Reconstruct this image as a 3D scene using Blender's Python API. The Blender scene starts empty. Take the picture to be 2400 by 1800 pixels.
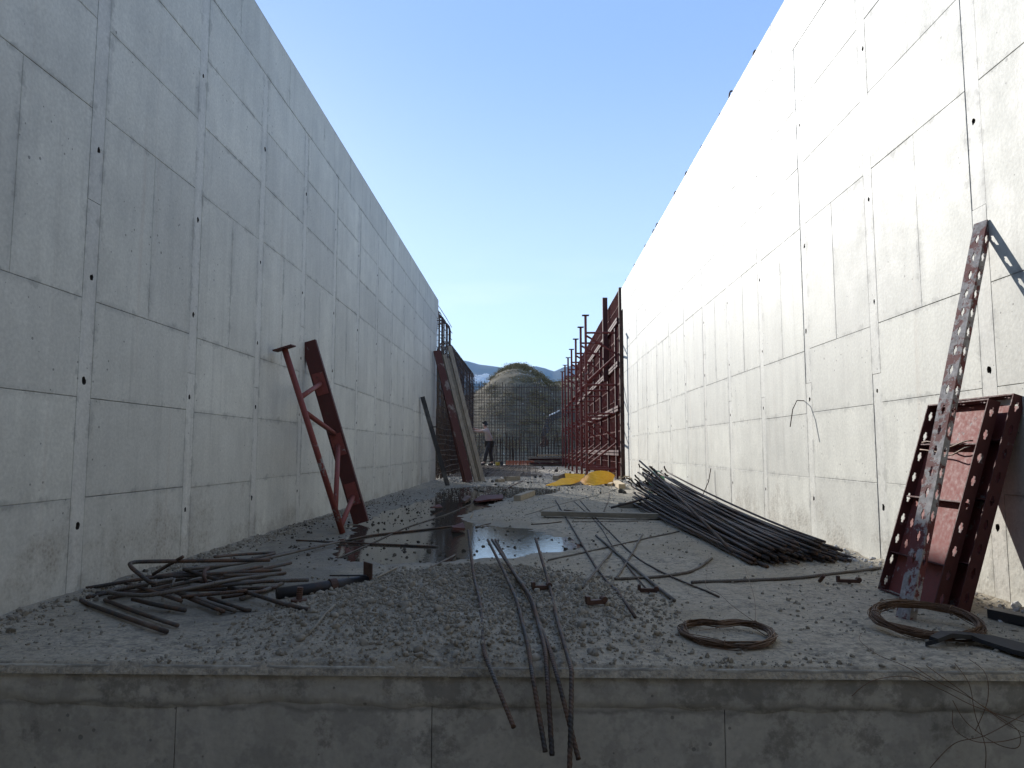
import bpy, bmesh, math, random
import numpy as np
from mathutils import Vector, Matrix, Euler, noise
from mathutils.geometry import tessellate_polygon

R = math.radians
rnd = random.Random(7)
scene = bpy.context.scene
col = scene.collection

# ------------------------------------------------------------------ camera
W0, H0 = 2400.0, 1800.0          # size of the photograph in pixels
FPX = 1681.0                     # focal length in those pixels
EYE = Vector((0.0, 0.0, 0.65))
cam_d = bpy.data.cameras.new("camera")
cam = bpy.data.objects.new("camera", cam_d)
col.objects.link(cam)
cam.location = EYE
CAM_ROT = Euler((R(90 + 5.25), 0, R(1.43)), 'XYZ')
cam.rotation_euler = CAM_ROT
cam_d.sensor_width = 36.0
cam_d.lens = 36.0 * FPX / W0
cam_d.clip_start = 0.02
cam_d.clip_end = 30000
scene.camera = cam
CM = CAM_ROT.to_matrix()

# ------------------------------------------------------------------ sky, sun, exposure
SUN_EL, SUN_AZ = 22.8, 25.0      # elevation; degrees left of the corridor axis
world = bpy.data.worlds.new("World")
scene.world = world
world.use_nodes = True
wn = world.node_tree
for n in list(wn.nodes):
    wn.nodes.remove(n)
sky = wn.nodes.new('ShaderNodeTexSky')
sky.sky_type = 'NISHITA'
sky.sun_disc = False
sky.sun_elevation = R(SUN_EL)
sky.sun_rotation = R(-SUN_AZ)
sky.altitude = 900
sky.air_density = 1.0
sky.dust_density = 0.2
sky.ozone_density = 2.0
bg = wn.nodes.new('ShaderNodeBackground')
bg.inputs['Strength'].default_value = 0.10
wo = wn.nodes.new('ShaderNodeOutputWorld')
# faint cirrus wisps
tc = wn.nodes.new('ShaderNodeTexCoord')
mp = wn.nodes.new('ShaderNodeMapping')
mp.inputs['Scale'].default_value = (1.6, 1.6, 9.0)
mp.inputs['Rotation'].default_value = (R(4), R(14), 0)
wn.links.new(tc.outputs['Generated'], mp.inputs['Vector'])
cn = wn.nodes.new('ShaderNodeTexNoise')
cn.inputs['Scale'].default_value = 2.2
cn.inputs['Detail'].default_value = 6
wn.links.new(mp.outputs['Vector'], cn.inputs['Vector'])
cr = wn.nodes.new('ShaderNodeMapRange')
cr.inputs['From Min'].default_value = 0.52
cr.inputs['From Max'].default_value = 0.85
cr.inputs['To Max'].default_value = 0.45
wn.links.new(cn.outputs['Fac'], cr.inputs['Value'])
cm_ = wn.nodes.new('ShaderNodeMixRGB')
cm_.inputs['Color2'].default_value = (3.9, 4.1, 4.3, 1)
cl = wn.nodes.new('ShaderNodeMapRange')
cl.inputs['From Min'].default_value = 0.30
cl.inputs['From Max'].default_value = 0.14
csx = wn.nodes.new('ShaderNodeSeparateXYZ')
wn.links.new(tc.outputs['Generated'], csx.inputs[0])
wn.links.new(csx.outputs['Z'], cl.inputs['Value'])
cmu = wn.nodes.new('ShaderNodeMath')
cmu.operation = 'MULTIPLY'
wn.links.new(cr.outputs['Result'], cmu.inputs[0])
wn.links.new(cl.outputs['Result'], cmu.inputs[1])
wn.links.new(cmu.outputs[0], cm_.inputs['Fac'])
hs = wn.nodes.new('ShaderNodeHueSaturation')
hs.inputs['Saturation'].default_value = 1.12
hs.inputs['Hue'].default_value = 0.506
wn.links.new(sky.outputs['Color'], hs.inputs['Color'])
# thin even summer haze over the clear sky: pale at the horizon, blue overhead
sx = wn.nodes.new('ShaderNodeSeparateXYZ')
wn.links.new(tc.outputs['Generated'], sx.inputs[0])
ramp = wn.nodes.new('ShaderNodeValToRGB')
ramp.color_ramp.interpolation = 'EASE'
e0, e1 = ramp.color_ramp.elements
e0.position, e0.color = 0.0, (2.45, 2.65, 2.8, 1)
e1.position, e1.color = 1.0, (1.0, 1.4, 2.2, 1)
em = ramp.color_ramp.elements.new(0.55)
em.color = (0.94, 1.46, 2.55, 1)
ex_ = ramp.color_ramp.elements.new(0.16)
ex_.color = (1.8, 2.2, 2.7, 1)
wn.links.new(sx.outputs['Z'], ramp.inputs['Fac'])
hz_ = wn.nodes.new('ShaderNodeMixRGB')
hz_.inputs['Fac'].default_value = 0.75
wn.links.new(hs.outputs['Color'], hz_.inputs['Color1'])
wn.links.new(ramp.outputs['Color'], hz_.inputs['Color2'])
wn.links.new(hz_.outputs['Color'], cm_.inputs['Color1'])
wn.links.new(cm_.outputs['Color'], bg.inputs['Color'])
wn.links.new(bg.outputs['Background'], wo.inputs['Surface'])

sun_d = bpy.data.lights.new("sun", 'SUN')
sun_d.energy = 2.3
sun_d.angle = R(0.5)
sun_d.color = (1.0, 0.965, 0.91)
sun = bpy.data.objects.new("sun", sun_d)
col.objects.link(sun)
sun.location = (-8, 15, 12)
TO_SUN = Vector((-math.sin(R(SUN_AZ)) * math.cos(R(SUN_EL)), math.cos(R(SUN_AZ)) * math.cos(R(SUN_EL)), math.sin(R(SUN_EL))))
sun.rotation_euler = TO_SUN.to_track_quat('Z', 'Y').to_euler()

scene.view_settings.view_transform = 'Standard'
scene.view_settings.look = 'None'
scene.view_settings.gamma = 1.0
scene.view_settings.use_curve_mapping = False
scene.view_settings.exposure = 1.83
scene.render.engine = 'CYCLES'
scene.cycles.max_bounces = 7
scene.cycles.diffuse_bounces = 4
scene.cycles.glossy_bounces = 3
scene.cycles.transmission_bounces = 3
scene.cycles.volume_bounces = 0
scene.cycles.use_denoising = True

# ------------------------------------------------------------------ surveying: a photo pixel to a point on a known plane
def ray(u, v):
    return (CM @ Vector(((u - W0 / 2) / FPX, -(v - H0 / 2) / FPX, -1.0)))

def on_floor(u, v, z=0.0):
    d = ray(u, v)
    return EYE + d * ((z - EYE.z) / d.z)

def on_x(u, v, x):
    d = ray(u, v)
    return EYE + d * ((x - EYE.x) / d.x)

def on_y(u, v, y):
    d = ray(u, v)
    return EYE + d * ((y - EYE.y) / d.y)

WX = 2.02                        # half width of the corridor
WALL_END = 15.6

# ------------------------------------------------------------------ material helpers
class N:
    def __init__(s, name):
        s.m = bpy.data.materials.new(name)
        s.m.use_nodes = True
        s.t = s.m.node_tree
        s.b = s.t.nodes['Principled BSDF']
        s.geo = None
    def node(s, t, **kw):
        n = s.t.nodes.new(t)
        for k, v in kw.items():
            setattr(n, k, v)
        return n
    def set(s, sock, val):
        if isinstance(val, bpy.types.NodeSocket):
            s.t.links.new(val, sock)
        elif isinstance(val, tuple) and len(val) == 3 and sock.type == 'RGBA':
            sock.default_value = (*val, 1)
        else:
            sock.default_value = val
    def pos(s, scale=(1, 1, 1), kind='world'):
        if kind == 'world':
            if s.geo is None:
                s.geo = s.node('ShaderNodeNewGeometry')
            src = s.geo.outputs['Position']
        elif kind == 'uv':
            src = s.node('ShaderNodeTexCoord').outputs['UV']
        else:
            src = s.node('ShaderNodeTexCoord').outputs['Object']
        if scale == (1, 1, 1):
            return src
        m = s.node('ShaderNodeMapping')
        m.inputs['Scale'].default_value = scale
        s.t.links.new(src, m.inputs['Vector'])
        return m.outputs['Vector']
    def noise(s, vec, scale, detail=4, rough=0.6):
        n = s.node('ShaderNodeTexNoise')
        n.inputs['Scale'].default_value = scale
        n.inputs['Detail'].default_value = detail
        n.inputs['Roughness'].default_value = rough
        s.t.links.new(vec, n.inputs['Vector'])
        return n.outputs['Fac']
    def voro(s, vec, scale, feature='F1', out='Distance'):
        n = s.node('ShaderNodeTexVoronoi', feature=feature)
        n.inputs['Scale'].default_value = scale
        s.t.links.new(vec, n.inputs['Vector'])
        return n.outputs[out]
    def rng(s, val, a, b, c=0.0, d=1.0, smooth=False):
        n = s.node('ShaderNodeMapRange')
        if smooth:
            n.interpolation_type = 'SMOOTHSTEP'
        s.set(n.inputs['Value'], val)
        for k, x in zip(('From Min', 'From Max', 'To Min', 'To Max'), (a, b, c, d)):
            s.set(n.inputs[k], x)
        return n.outputs['Result']
    def math(s, op, a, b=0.0):
        n = s.node('ShaderNodeMath', operation=op)
        s.set(n.inputs[0], a)
        s.set(n.inputs[1], b)
        return n.outputs[0]
    def mix(s, f, a, b, blend='MIX'):
        n = s.node('ShaderNodeMixRGB', blend_type=blend)
        s.set(n.inputs['Fac'], f)
        s.set(n.inputs['Color1'], a)
        s.set(n.inputs['Color2'], b)
        return n.outputs['Color']
    def sep(s, vec):
        n = s.node('ShaderNodeSeparateXYZ')
        s.t.links.new(vec, n.inputs[0])
        return n.outputs
    def bump(s, h, strength=0.3, dist=0.01, nrm=None):
        n = s.node('ShaderNodeBump')
        n.inputs['Strength'].default_value = strength
        n.inputs['Distance'].default_value = dist
        s.t.links.new(h, n.inputs['Height'])
        if nrm is not None:
            s.t.links.new(nrm, n.inputs['Normal'])
        return n.outputs['Normal']
    def out(s, color=None, rough=None, normal=None, metal=None, spec=None):
        for k, v in (('Base Color', color), ('Roughness', rough), ('Normal', normal), ('Metallic', metal), ('Specular IOR Level', spec)):
            if v is not None:
                s.set(s.b.inputs[k], v)
        return s.m

def concrete(name, light, dark, warm=0.0, rough=0.62, honey=True):
    n = N(name)
    p = n.pos()
    big = n.noise(p, 0.9, 5, 0.6)
    mid = n.noise(p, 4.5, 6, 0.65)
    streak = n.noise(n.pos((7, 7, 0.8)), 1.3, 5, 0.6)
    fine = n.noise(p, 60, 3, 0.6)
    f = n.math('ADD', n.math('MULTIPLY', big, 0.45), n.math('MULTIPLY', mid, 0.35))
    f = n.math('ADD', f, n.math('MULTIPLY', streak, 0.28))
    f = n.rng(f, 0.40, 0.68, 0, 1)
    c = n.mix(f, dark, light)
    oi = n.node('ShaderNodeObjectInfo')
    c = n.mix(n.rng(oi.outputs['Random'], 0, 1, 0.0, 0.32), c, (0.37, 0.365, 0.34))
    stp = n.node('ShaderNodeAttribute', attribute_type='OBJECT', attribute_name='strip')
    c = n.mix(n.math('MULTIPLY', stp.outputs['Fac'], 0.30), c, (0.66, 0.645, 0.60))
    run = n.rng(n.noise(n.pos((5, 5, 0.22)), 2.4, 5, 0.65), 0.59, 0.74, 0, 0.24)
    c = n.mix(run, c, (0.23, 0.215, 0.19))
    rustrun = n.rng(n.noise(n.pos((6, 6, 0.16)), 1.7, 4, 0.6), 0.63, 0.75, 0, 0.24)
    c = n.mix(rustrun, c, (0.40, 0.29, 0.215))
    c = n.mix(n.rng(fine, 0.35, 0.75, 0.25, 0.0), c, (0.16, 0.16, 0.15))
    # blowholes
    pores = n.voro(p, 17)
    pm = n.rng(n.noise(p, 2.3, 3), 0.42, 0.75, 0.02, 0.16)
    ps = n.node('ShaderNodeMath', operation='LESS_THAN')
    n.set(ps.inputs[0], pores)
    n.set(ps.inputs[1], pm)
    c = n.mix(n.math('MULTIPLY', ps.outputs[0], 0.62), c, (0.07, 0.07, 0.065))
    # leakage stains along the joints
    ap = n.node('ShaderNodeAttribute', attribute_type='OBJECT', attribute_name='pw')
    ah = n.node('ShaderNodeAttribute', attribute_type='OBJECT', attribute_name='ph')
    uv = n.sep(n.pos(kind='uv'))
    eu = n.math('MULTIPLY', n.math('MINIMUM', uv[0], n.math('SUBTRACT', 1.0, uv[0])), ap.outputs['Fac'])
    ev = n.math('MULTIPLY', n.math('MINIMUM', uv[1], n.math('SUBTRACT', 1.0, uv[1])), ah.outputs['Fac'])
    e = n.math('MINIMUM', eu, ev)
    e = n.math('ADD', e, n.rng(n.noise(p, 9, 4, 0.7), 0.3, 0.75, 0.07, -0.045))
    c = n.mix(n.rng(e, 0.0, 0.024, 0.34, 0.0), c, (0.13, 0.13, 0.12))
    e2 = n.math('MINIMUM', eu, n.math('MULTIPLY', ev, 2.2))
    wide = n.math('MULTIPLY', n.rng(e2, 0.0, 0.06, 1.0, 0.0), n.rng(n.noise(p, 3.3, 5, 0.7), 0.46, 0.66, 0.0, 0.42))
    c = n.mix(wide, c, (0.21, 0.21, 0.20))
    if not honey:
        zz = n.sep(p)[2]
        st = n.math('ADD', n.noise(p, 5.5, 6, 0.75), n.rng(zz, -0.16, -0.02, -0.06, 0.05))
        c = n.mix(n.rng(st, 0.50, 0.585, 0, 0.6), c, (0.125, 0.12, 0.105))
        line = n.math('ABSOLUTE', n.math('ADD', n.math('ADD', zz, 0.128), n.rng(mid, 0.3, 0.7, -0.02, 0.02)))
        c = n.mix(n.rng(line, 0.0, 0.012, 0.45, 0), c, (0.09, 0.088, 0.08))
    h = n.math('ADD', n.math('MULTIPLY', fine, 0.35), n.math('MULTIPLY', mid, 0.6))
    h = n.math('SUBTRACT', h, n.math('MULTIPLY', ps.outputs[0], 0.6))
    if honey:
        z = n.sep(p)[2]
        hz = n.rng(z, 0.0, 0.62, 0.24, 0.0)
        hm = n.rng(n.math('ADD', n.noise(p, 2.6, 6, 0.75), hz), 0.66, 0.80, 0, 1)
        grit = n.voro(p, 55)
        c = n.mix(n.math('MULTIPLY', hm, 0.55), c, n.mix(n.rng(grit, 0.1, 0.6), (0.10, 0.085, 0.065), (0.33, 0.30, 0.25)))
        h = n.math('ADD', h, n.math('MULTIPLY', n.math('MULTIPLY', grit, hm), 0.7))
    nr = n.bump(h, 0.35, 0.006)
    return n.out(c, n.rng(mid, 0.2, 0.8, rough - 0.08, rough + 0.12), nr, spec=0.4)

M = {}
M['concrete'] = concrete('weathered concrete', (0.735, 0.722, 0.635), (0.495, 0.488, 0.43))
M['face'] = concrete('footing concrete', (0.58, 0.562, 0.49), (0.34, 0.33, 0.285), honey=False)

def rusty_steel(name, base, rust, amount, rough=0.6, metal=0.25, ribs=0.0):
    n = N(name)
    p = n.pos()
    a = n.noise(p, 9, 5, 0.7)
    b = n.noise(p, 70, 3, 0.6)
    f = n.rng(n.math('ADD', n.math('MULTIPLY', a, 0.75), n.math('MULTIPLY', b, 0.25)), 0.62 - 0.3 * amount, 0.78 - 0.3 * amount)
    c = n.mix(f, base, rust)
    c = n.mix(n.rng(n.noise(p, 3.1, 4), 0.55, 0.75, 0, 0.5), c, (0.17, 0.16, 0.145))
    h = b
    if ribs:
        uv = n.sep(n.pos(kind='uv'))
        s = n.math('SINE', n.math('ADD', n.math('MULTIPLY', uv[1], 2 * math.pi / ribs), n.math('MULTIPLY', uv[0], 2 * math.pi * 2)))
        h = n.math('ADD', n.math('MULTIPLY', s, 0.7), n.math('MULTIPLY', b, 0.4))
    return n.out(c, n.rng(a, 0.3, 0.7, rough - 0.1, rough + 0.15), n.bump(h, 0.5, 0.002), metal=metal)

M['rebar'] = rusty_steel('dark mill scale rebar', (0.030, 0.027, 0.025), (0.10, 0.056, 0.034), 0.62, 0.68, 0.15, ribs=0.012)
M['rebar_dusty'] = rusty_steel('dusty rebar', (0.10, 0.092, 0.082), (0.085, 0.055, 0.036), 0.45, 0.75, 0.1, ribs=0.012)
M['rust'] = rusty_steel('rusted steel', (0.075, 0.036, 0.024), (0.035, 0.021, 0.017), 0.5, 0.75, 0.15)
M['wire'] = rusty_steel('rusted tie wire', (0.12, 0.068, 0.038), (0.04, 0.026, 0.018), 0.45, 0.6, 0.3)
M['black_steel'] = rusty_steel('blackened steel', (0.022, 0.022, 0.024), (0.06, 0.035, 0.025), 0.3, 0.55, 0.3)

def red_paint(name, red, wear, grey=(0.33, 0.32, 0.31), scale=7.0):
    n = N(name)
    p = n.pos()
    a = n.noise(p, scale, 6, 0.72)
    b = n.noise(p, 45, 4, 0.65)
    cr = n.mix(n.rng(b, 0.3, 0.7), tuple(x * 0.72 for x in red), red)
    m1 = n.rng(n.math('ADD', n.math('MULTIPLY', a, 0.8), n.math('MULTIPLY', b, 0.2)), 0.66 - 0.3 * wear, 0.70 - 0.3 * wear)
    c = n.mix(n.math('MULTIPLY', m1, 0.9), cr, n.mix(n.rng(b, 0.35, 0.65), grey, tuple(x * 0.6 for x in grey)))
    m2 = n.rng(n.noise(p, scale * 2.3, 5, 0.7), 0.60, 0.70, 0, 0.7)
    c = n.mix(m2, c, (0.07, 0.035, 0.022))
    return n.out(c, n.rng(b, 0.3, 0.7, 0.62, 0.85), n.bump(n.math('ADD', b, n.math('MULTIPLY', m1, 0.8)), 0.25, 0.0015), metal=0.0, spec=0.3)

M['red'] = red_paint('red oxide paint', (0.21, 0.055, 0.045), 0.25)
M['red_dark'] = red_paint('dark red oxide paint', (0.085, 0.026, 0.022), 0.14, (0.20, 0.18, 0.17))
M['red_worn'] = red_paint('worn red paint with cement', (0.15, 0.042, 0.038), 0.62, (0.36, 0.35, 0.34), 9.0)
M['red_board'] = red_paint('red painted board scraped pale', (0.085, 0.03, 0.026), 0.36, (0.26, 0.225, 0.20), 4.0)

def wood(name, a, b, axis=(1, 14, 14)):
    n = N(name)
    p = n.pos(axis, 'object')
    g = n.noise(p, 3.0, 6, 0.65)
    d = n.noise(n.pos(), 6, 4)
    c = n.mix(n.rng(g, 0.3, 0.7), a, b)
    c = n.mix(n.rng(d, 0.5, 0.75, 0, 0.4), c, (0.12, 0.11, 0.10))
    return n.out(c, 0.8, n.bump(g, 0.4, 0.003))

M['wood'] = wood('weathered timber', (0.20, 0.16, 0.11), (0.34, 0.29, 0.21))
M['wood_grey'] = wood('grey timber', (0.13, 0.115, 0.085), (0.22, 0.195, 0.15))
M['wood_pale'] = wood('fresh timber', (0.36, 0.26, 0.14), (0.50, 0.40, 0.25))
M['wood_upright'] = wood('weathered upright timber', (0.17, 0.135, 0.10), (0.33, 0.285, 0.22), (14, 14, 1))

def plain(name, c, rough=0.7, var=0.25, scale=20, metal=0.0):
    n = N(name)
    g = n.noise(n.pos(), scale, 4, 0.6)
    k = n.mix(n.rng(g, 0.3, 0.7), tuple(x * (1 - var) for x in c), tuple(min(1, x * (1 + var)) for x in c))
    return n.out(k, rough, n.bump(g, 0.2, 0.003), metal=metal)

def yellow_pvc():
    n = N('yellow ribbed plastic')
    g = n.noise(n.pos(), 12, 4, 0.6)
    c = n.mix(n.rng(g, 0.3, 0.7), (0.70, 0.36, 0.02), (0.78, 0.44, 0.03))
    c = n.mix(n.rng(n.noise(n.pos(), 30, 4, 0.7), 0.55, 0.75, 0, 0.35), c, (0.35, 0.29, 0.17))
    m = n.out(c, 0.65, n.bump(g, 0.1, 0.002), spec=0.2)
    n.b.inputs['Subsurface Weight'].default_value = 0.0
    return m
M['yellow'] = yellow_pvc()
M['hole'] = plain('stained tie hole', (0.06, 0.052, 0.045), 0.9)
M['gravel'] = None
M['skin'] = plain('skin', (0.40, 0.24, 0.17), 0.55, 0.08, 30)
M['shirt'] = plain('beige shirt cloth', (0.42, 0.32, 0.26), 0.85, 0.1, 40)
M['trousers'] = plain('dark trouser cloth', (0.035, 0.032, 0.03), 0.9, 0.2, 40)
M['hair'] = plain('black hair', (0.012, 0.011, 0.01), 0.6, 0.2, 80)
M['shoe'] = plain('dusty black shoe', (0.03, 0.028, 0.026), 0.7)
M['orange'] = plain('orange plastic', (0.55, 0.13, 0.04), 0.6)
M['yellow_can'] = plain('yellow painted metal', (0.50, 0.36, 0.05), 0.5)
M['green'] = plain('green plastic', (0.06, 0.26, 0.14), 0.4)
M['machine'] = plain('dark machine paint', (0.035, 0.037, 0.04), 0.5)
M['glass'] = plain('dark cab glass', (0.02, 0.025, 0.03), 0.08, 0.05)
M['rubber'] = plain('black rubber', (0.015, 0.015, 0.016), 0.75)
M['plaster'] = plain('white plaster', (0.75, 0.73, 0.70), 0.8, 0.1, 0.05)

def stone_mat(name, a, b):
    n = N(name)
    g = n.noise(n.pos(), 35, 5, 0.6)
    cell = n.noise(n.pos(), 6, 3, 0.6)
    c = n.mix(n.rng(g, 0.3, 0.7), a, b)
    at = n.node('ShaderNodeAttribute', attribute_name='tint')
    c = n.mix(n.rng(at.outputs['Fac'], 0, 1, 0.0, 0.5), c, tuple(x * 0.5 for x in a))
    return n.out(c, 0.95, n.bump(g, 0.4, 0.004), spec=0.1)
M['gravel'] = stone_mat('crushed limestone', (0.195, 0.176, 0.142), (0.325, 0.30, 0.25))
M['far_gravel'] = stone_mat('gravel paled as sunlit', (0.30, 0.285, 0.255), (0.46, 0.44, 0.40))  # gravel tone lifted so the far slab looks sunlit
M['clod'] = stone_mat('wet dark clods', (0.05, 0.045, 0.038), (0.10, 0.09, 0.075))
M['crumb'] = stone_mat('pale concrete crumbs', (0.42, 0.41, 0.39), (0.56, 0.55, 0.52))

def floor_mat():
    n = N('dusty slab concrete')
    p = n.pos()
    a = n.noise(p, 1.3, 6, 0.65)
    b = n.noise(p, 6.0, 6, 0.7)
    d = n.noise(p, 55, 4, 0.7)
    c = n.mix(n.rng(a, 0.35, 0.65), (0.262, 0.226, 0.165), (0.39, 0.345, 0.265))
    dirt = n.rng(n.math('ADD', n.math('MULTIPLY', b, 0.7), n.math('MULTIPLY', d, 0.35)), 0.56, 0.68, 0, 0.75)
    c = n.mix(dirt, c, (0.085, 0.078, 0.068))
    c = n.mix(n.rng(d, 0.45, 0.72, 0, 0.6), c, (0.11, 0.103, 0.092))
    e_ = n.noise(p, 20, 6, 0.75)
    c = n.mix(n.rng(n.math('ADD', n.math('MULTIPLY', e_, 0.6), n.math('MULTIPLY', a, 0.4)), 0.50, 0.60, 0, 0.7), c, (0.105, 0.098, 0.085))
    c = n.mix(n.rng(n.noise(p, 33, 5, 0.7), 0.58, 0.66, 0, 0.5), c, (0.38, 0.345, 0.28))
    grit = n.voro(p, 75)
    g2 = n.rng(grit, 0.0, 0.22, 0.55, 0.0)
    c = n.mix(n.math('MULTIPLY', g2, n.rng(b, 0.4, 0.6)), c, (0.10, 0.095, 0.085))
    wet = n.node('ShaderNodeAttribute', attribute_name='wet').outputs['Fac']
    c = n.mix(n.math('MULTIPLY', wet, 0.72), c, (0.095, 0.088, 0.072))
    h = n.math('ADD', n.math('ADD', n.math('MULTIPLY', d, 0.5), n.math('MULTIPLY', e_, 0.9)), n.math('MULTIPLY', grit, -0.4))
    ro = n.math('SUBTRACT', n.rng(b, 0.3, 0.7, 0.75, 0.92), n.math('MULTIPLY', wet, 0.30))
    return n.out(c, ro, n.bump(h, 0.7, 0.012), spec=0.22)
M['floor'] = floor_mat()

def water_mat():
    n = N('puddle water')
    b = n.noise(n.pos((1, 1, 1)), 26, 4, 0.6)
    n.b.inputs['IOR'].default_value = 1.33
    at = n.out((0.09, 0.083, 0.066), 0.02, n.bump(b, 0.10, 0.006), spec=0.5)
    n.b.inputs['Transmission Weight'].default_value = 0.55
    return at
M['water'] = water_mat()

def soil_mat(name, a, b, sc=1.0):
    n = N(name)
    p = n.pos()
    x = n.noise(p, 0.5 * sc, 7, 0.65)
    y = n.noise(p, 5 * sc, 6, 0.7)
    c = n.mix(n.rng(x, 0.38, 0.62), a, b)
    c = n.mix(n.rng(y, 0.5, 0.7, 0, 0.6), c, tuple(k * 0.45 for k in a))
    return n.out(c, 1.0, n.bump(y, 0.35, 0.03), spec=0.02)
M['soil'] = soil_mat('excavated soil', (0.15, 0.14, 0.122), (0.22, 0.205, 0.18))
M['hill'] = soil_mat('dry hillside', (0.10, 0.086, 0.06), (0.20, 0.168, 0.118), 0.6)
M['mountain'] = soil_mat('distant mountain scrub', (0.045, 0.055, 0.04), (0.075, 0.075, 0.055), 0.006)

def leaf_mat(name, a, b):
    n = N(name)
    at = n.node('ShaderNodeAttribute', attribute_name='tint')
    c = n.mix(at.outputs['Fac'], a, b)
    return n.out(c, 0.9, spec=0.05)
M['scrub'] = leaf_mat('dry scrub leaves', (0.12, 0.098, 0.052), (0.31, 0.25, 0.135))

# ------------------------------------------------------------------ mesh helpers
class MB:
    def __init__(s):
        s.v, s.f, s.uv, s.mi = [], [], [], []
    def face(s, idx, uv=None, m=0):
        s.f.append(tuple(idx))
        s.uv.append(uv)
        s.mi.append(m)
    def box(s, c, size, rot=None, m=0, uv_len=None):
        o = len(s.v)
        hx, hy, hz = size[0] / 2, size[1] / 2, size[2] / 2
        c = Vector(c)
        for x in (-hx, hx):
            for y in (-hy, hy):
                for z in (-hz, hz):
                    p = Vector((x, y, z))
                    if rot is not None:
                        p = rot @ p
                    s.v.append(c + p)
        for q in ((0, 1, 3, 2), (4, 6, 7, 5), (0, 4, 5, 1), (2, 3, 7, 6), (0, 2, 6, 4), (1, 5, 7, 3)):
            s.face([o + k for k in q], None, m)
        return s
    def beam(s, a, b, w, h, up=Vector((0, 0, 1)), m=0, ext=0.0):
        """box from a to b, w across, h along 'up'"""
        a, b = Vector(a), Vector(b)
        d = (b - a)
        L = d.length
        z = d / L
        x = up.cross(z)
        if x.length < 1e-4:
            x = Vector((1, 0, 0)).cross(z)
        x.normalize()
        y = z.cross(x)
        rot = Matrix((x, y, z)).transposed()
        return s.box((a + b) / 2, (w, h, L + ext), rot, m)
    def tube(s, pts, r, n=8, caps=True, ribs=0.0, m=0, taper=None):
        pts = [Vector(p) for p in pts]
        if ribs:
            q = []
            for a, b in zip(pts[:-1], pts[1:]):
                L = (b - a).length
                k = max(1, int(L / ribs))
                for i in range(k):
                    q.append(a.lerp(b, i / k))
            q.append(pts[-1])
            pts = q
        T = []
        for i in range(len(pts)):
            a = pts[max(0, i - 1)]
            b = pts[min(len(pts) - 1, i + 1)]
            t = b - a
            T.append(t.normalized() if t.length > 1e-9 else Vector((0, 0, 1)))
        ref = Vector((0, 0, 1)) if abs(T[0].z) < 0.9 else Vector((1, 0, 0))
        x = ref.cross(T[0]).normalized()
        o = len(s.v)
        acc = 0.0
        ls = []
        for i, p in enumerate(pts):
            if i:
                acc += (p - pts[i - 1]).length
            ls.append(acc)
            x = (x - T[i] * x.dot(T[i]))
            if x.length < 1e-6:
                x = T[i].orthogonal()
            x.normalize()
            y = T[i].cross(x)
            rr = r if taper is None else taper[min(i, len(taper) - 1)]
            if ribs and i % 2:
                rr *= 1.16
            for k in range(n):
                a = 2 * math.pi * k / n
                s.v.append(p + (x * math.cos(a) + y * math.sin(a)) * rr)
        for i in range(len(pts) - 1):
            for k in range(n):
                k2 = (k + 1) % n
                s.face((o + i * n + k, o + i * n + k2, o + (i + 1) * n + k2, o + (i + 1) * n + k),
                       ((k / n, ls[i]), ((k + 1) / n, ls[i]), ((k + 1) / n, ls[i + 1]), (k / n, ls[i + 1])), m)
        if caps:
            s.face([o + k for k in reversed(range(n))], None, m)
            e = o + (len(pts) - 1) * n
            s.face([e + k for k in range(n)], None, m)
        return s
    def mesh(s, name, mats, org=Vector((0, 0, 0)), smooth=False):
        me = bpy.data.meshes.new(name)
        me.from_pydata([tuple(v - org) for v in s.v], [], s.f)
        if any(u is not None for u in s.uv):
            l = me.uv_layers.new(name='UVMap')
            flat = []
            for f, u in zip(s.f, s.uv):
                flat += [c for q in (u if u is not None else [(0, 0)] * len(f)) for c in q]
            l.data.foreach_set('uv', flat)
        if not isinstance(mats, (list, tuple)):
            mats = [mats]
        for m in mats:
            me.materials.append(m)
        if len(mats) > 1:
            me.polygons.foreach_set('material_index', s.mi)
        if smooth:
            me.polygons.foreach_set('use_smooth', [True] * len(me.polygons))
        me.update()
        return me
    def build(s, name, mats, parent=None, org=None, smooth=False):
        if org is None:
            org = ORG.get(parent.name, Vector((0, 0, 0))) if parent is not None else Vector((0, 0, 0))
        o = bpy.data.objects.new(name, s.mesh(name, mats, org, smooth))
        col.objects.link(o)
        if parent is not None:
            o.parent = parent
            ORG[o.name] = org
        else:
            o.location = org
            ORG[o.name] = org
        return o
ORG = {}

def tag(o, label=None, cat=None, group=None, kind=None):
    for k, v in (('label', label), ('category', cat), ('group', group), ('kind', kind)):
        if v:
            o[k] = v
    return o

def thing(name, loc, label, cat, group=None, rot=None):
    o = bpy.data.objects.new(name, None)
    col.objects.link(o)
    o.empty_display_size = 0.1
    o.location = loc
    ORG[o.name] = Vector(loc)
    if rot is not None:
        o.rotation_euler = rot
        ORG[o.name] = Vector((0, 0, 0))
    return tag(o, label, cat, group)

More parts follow.
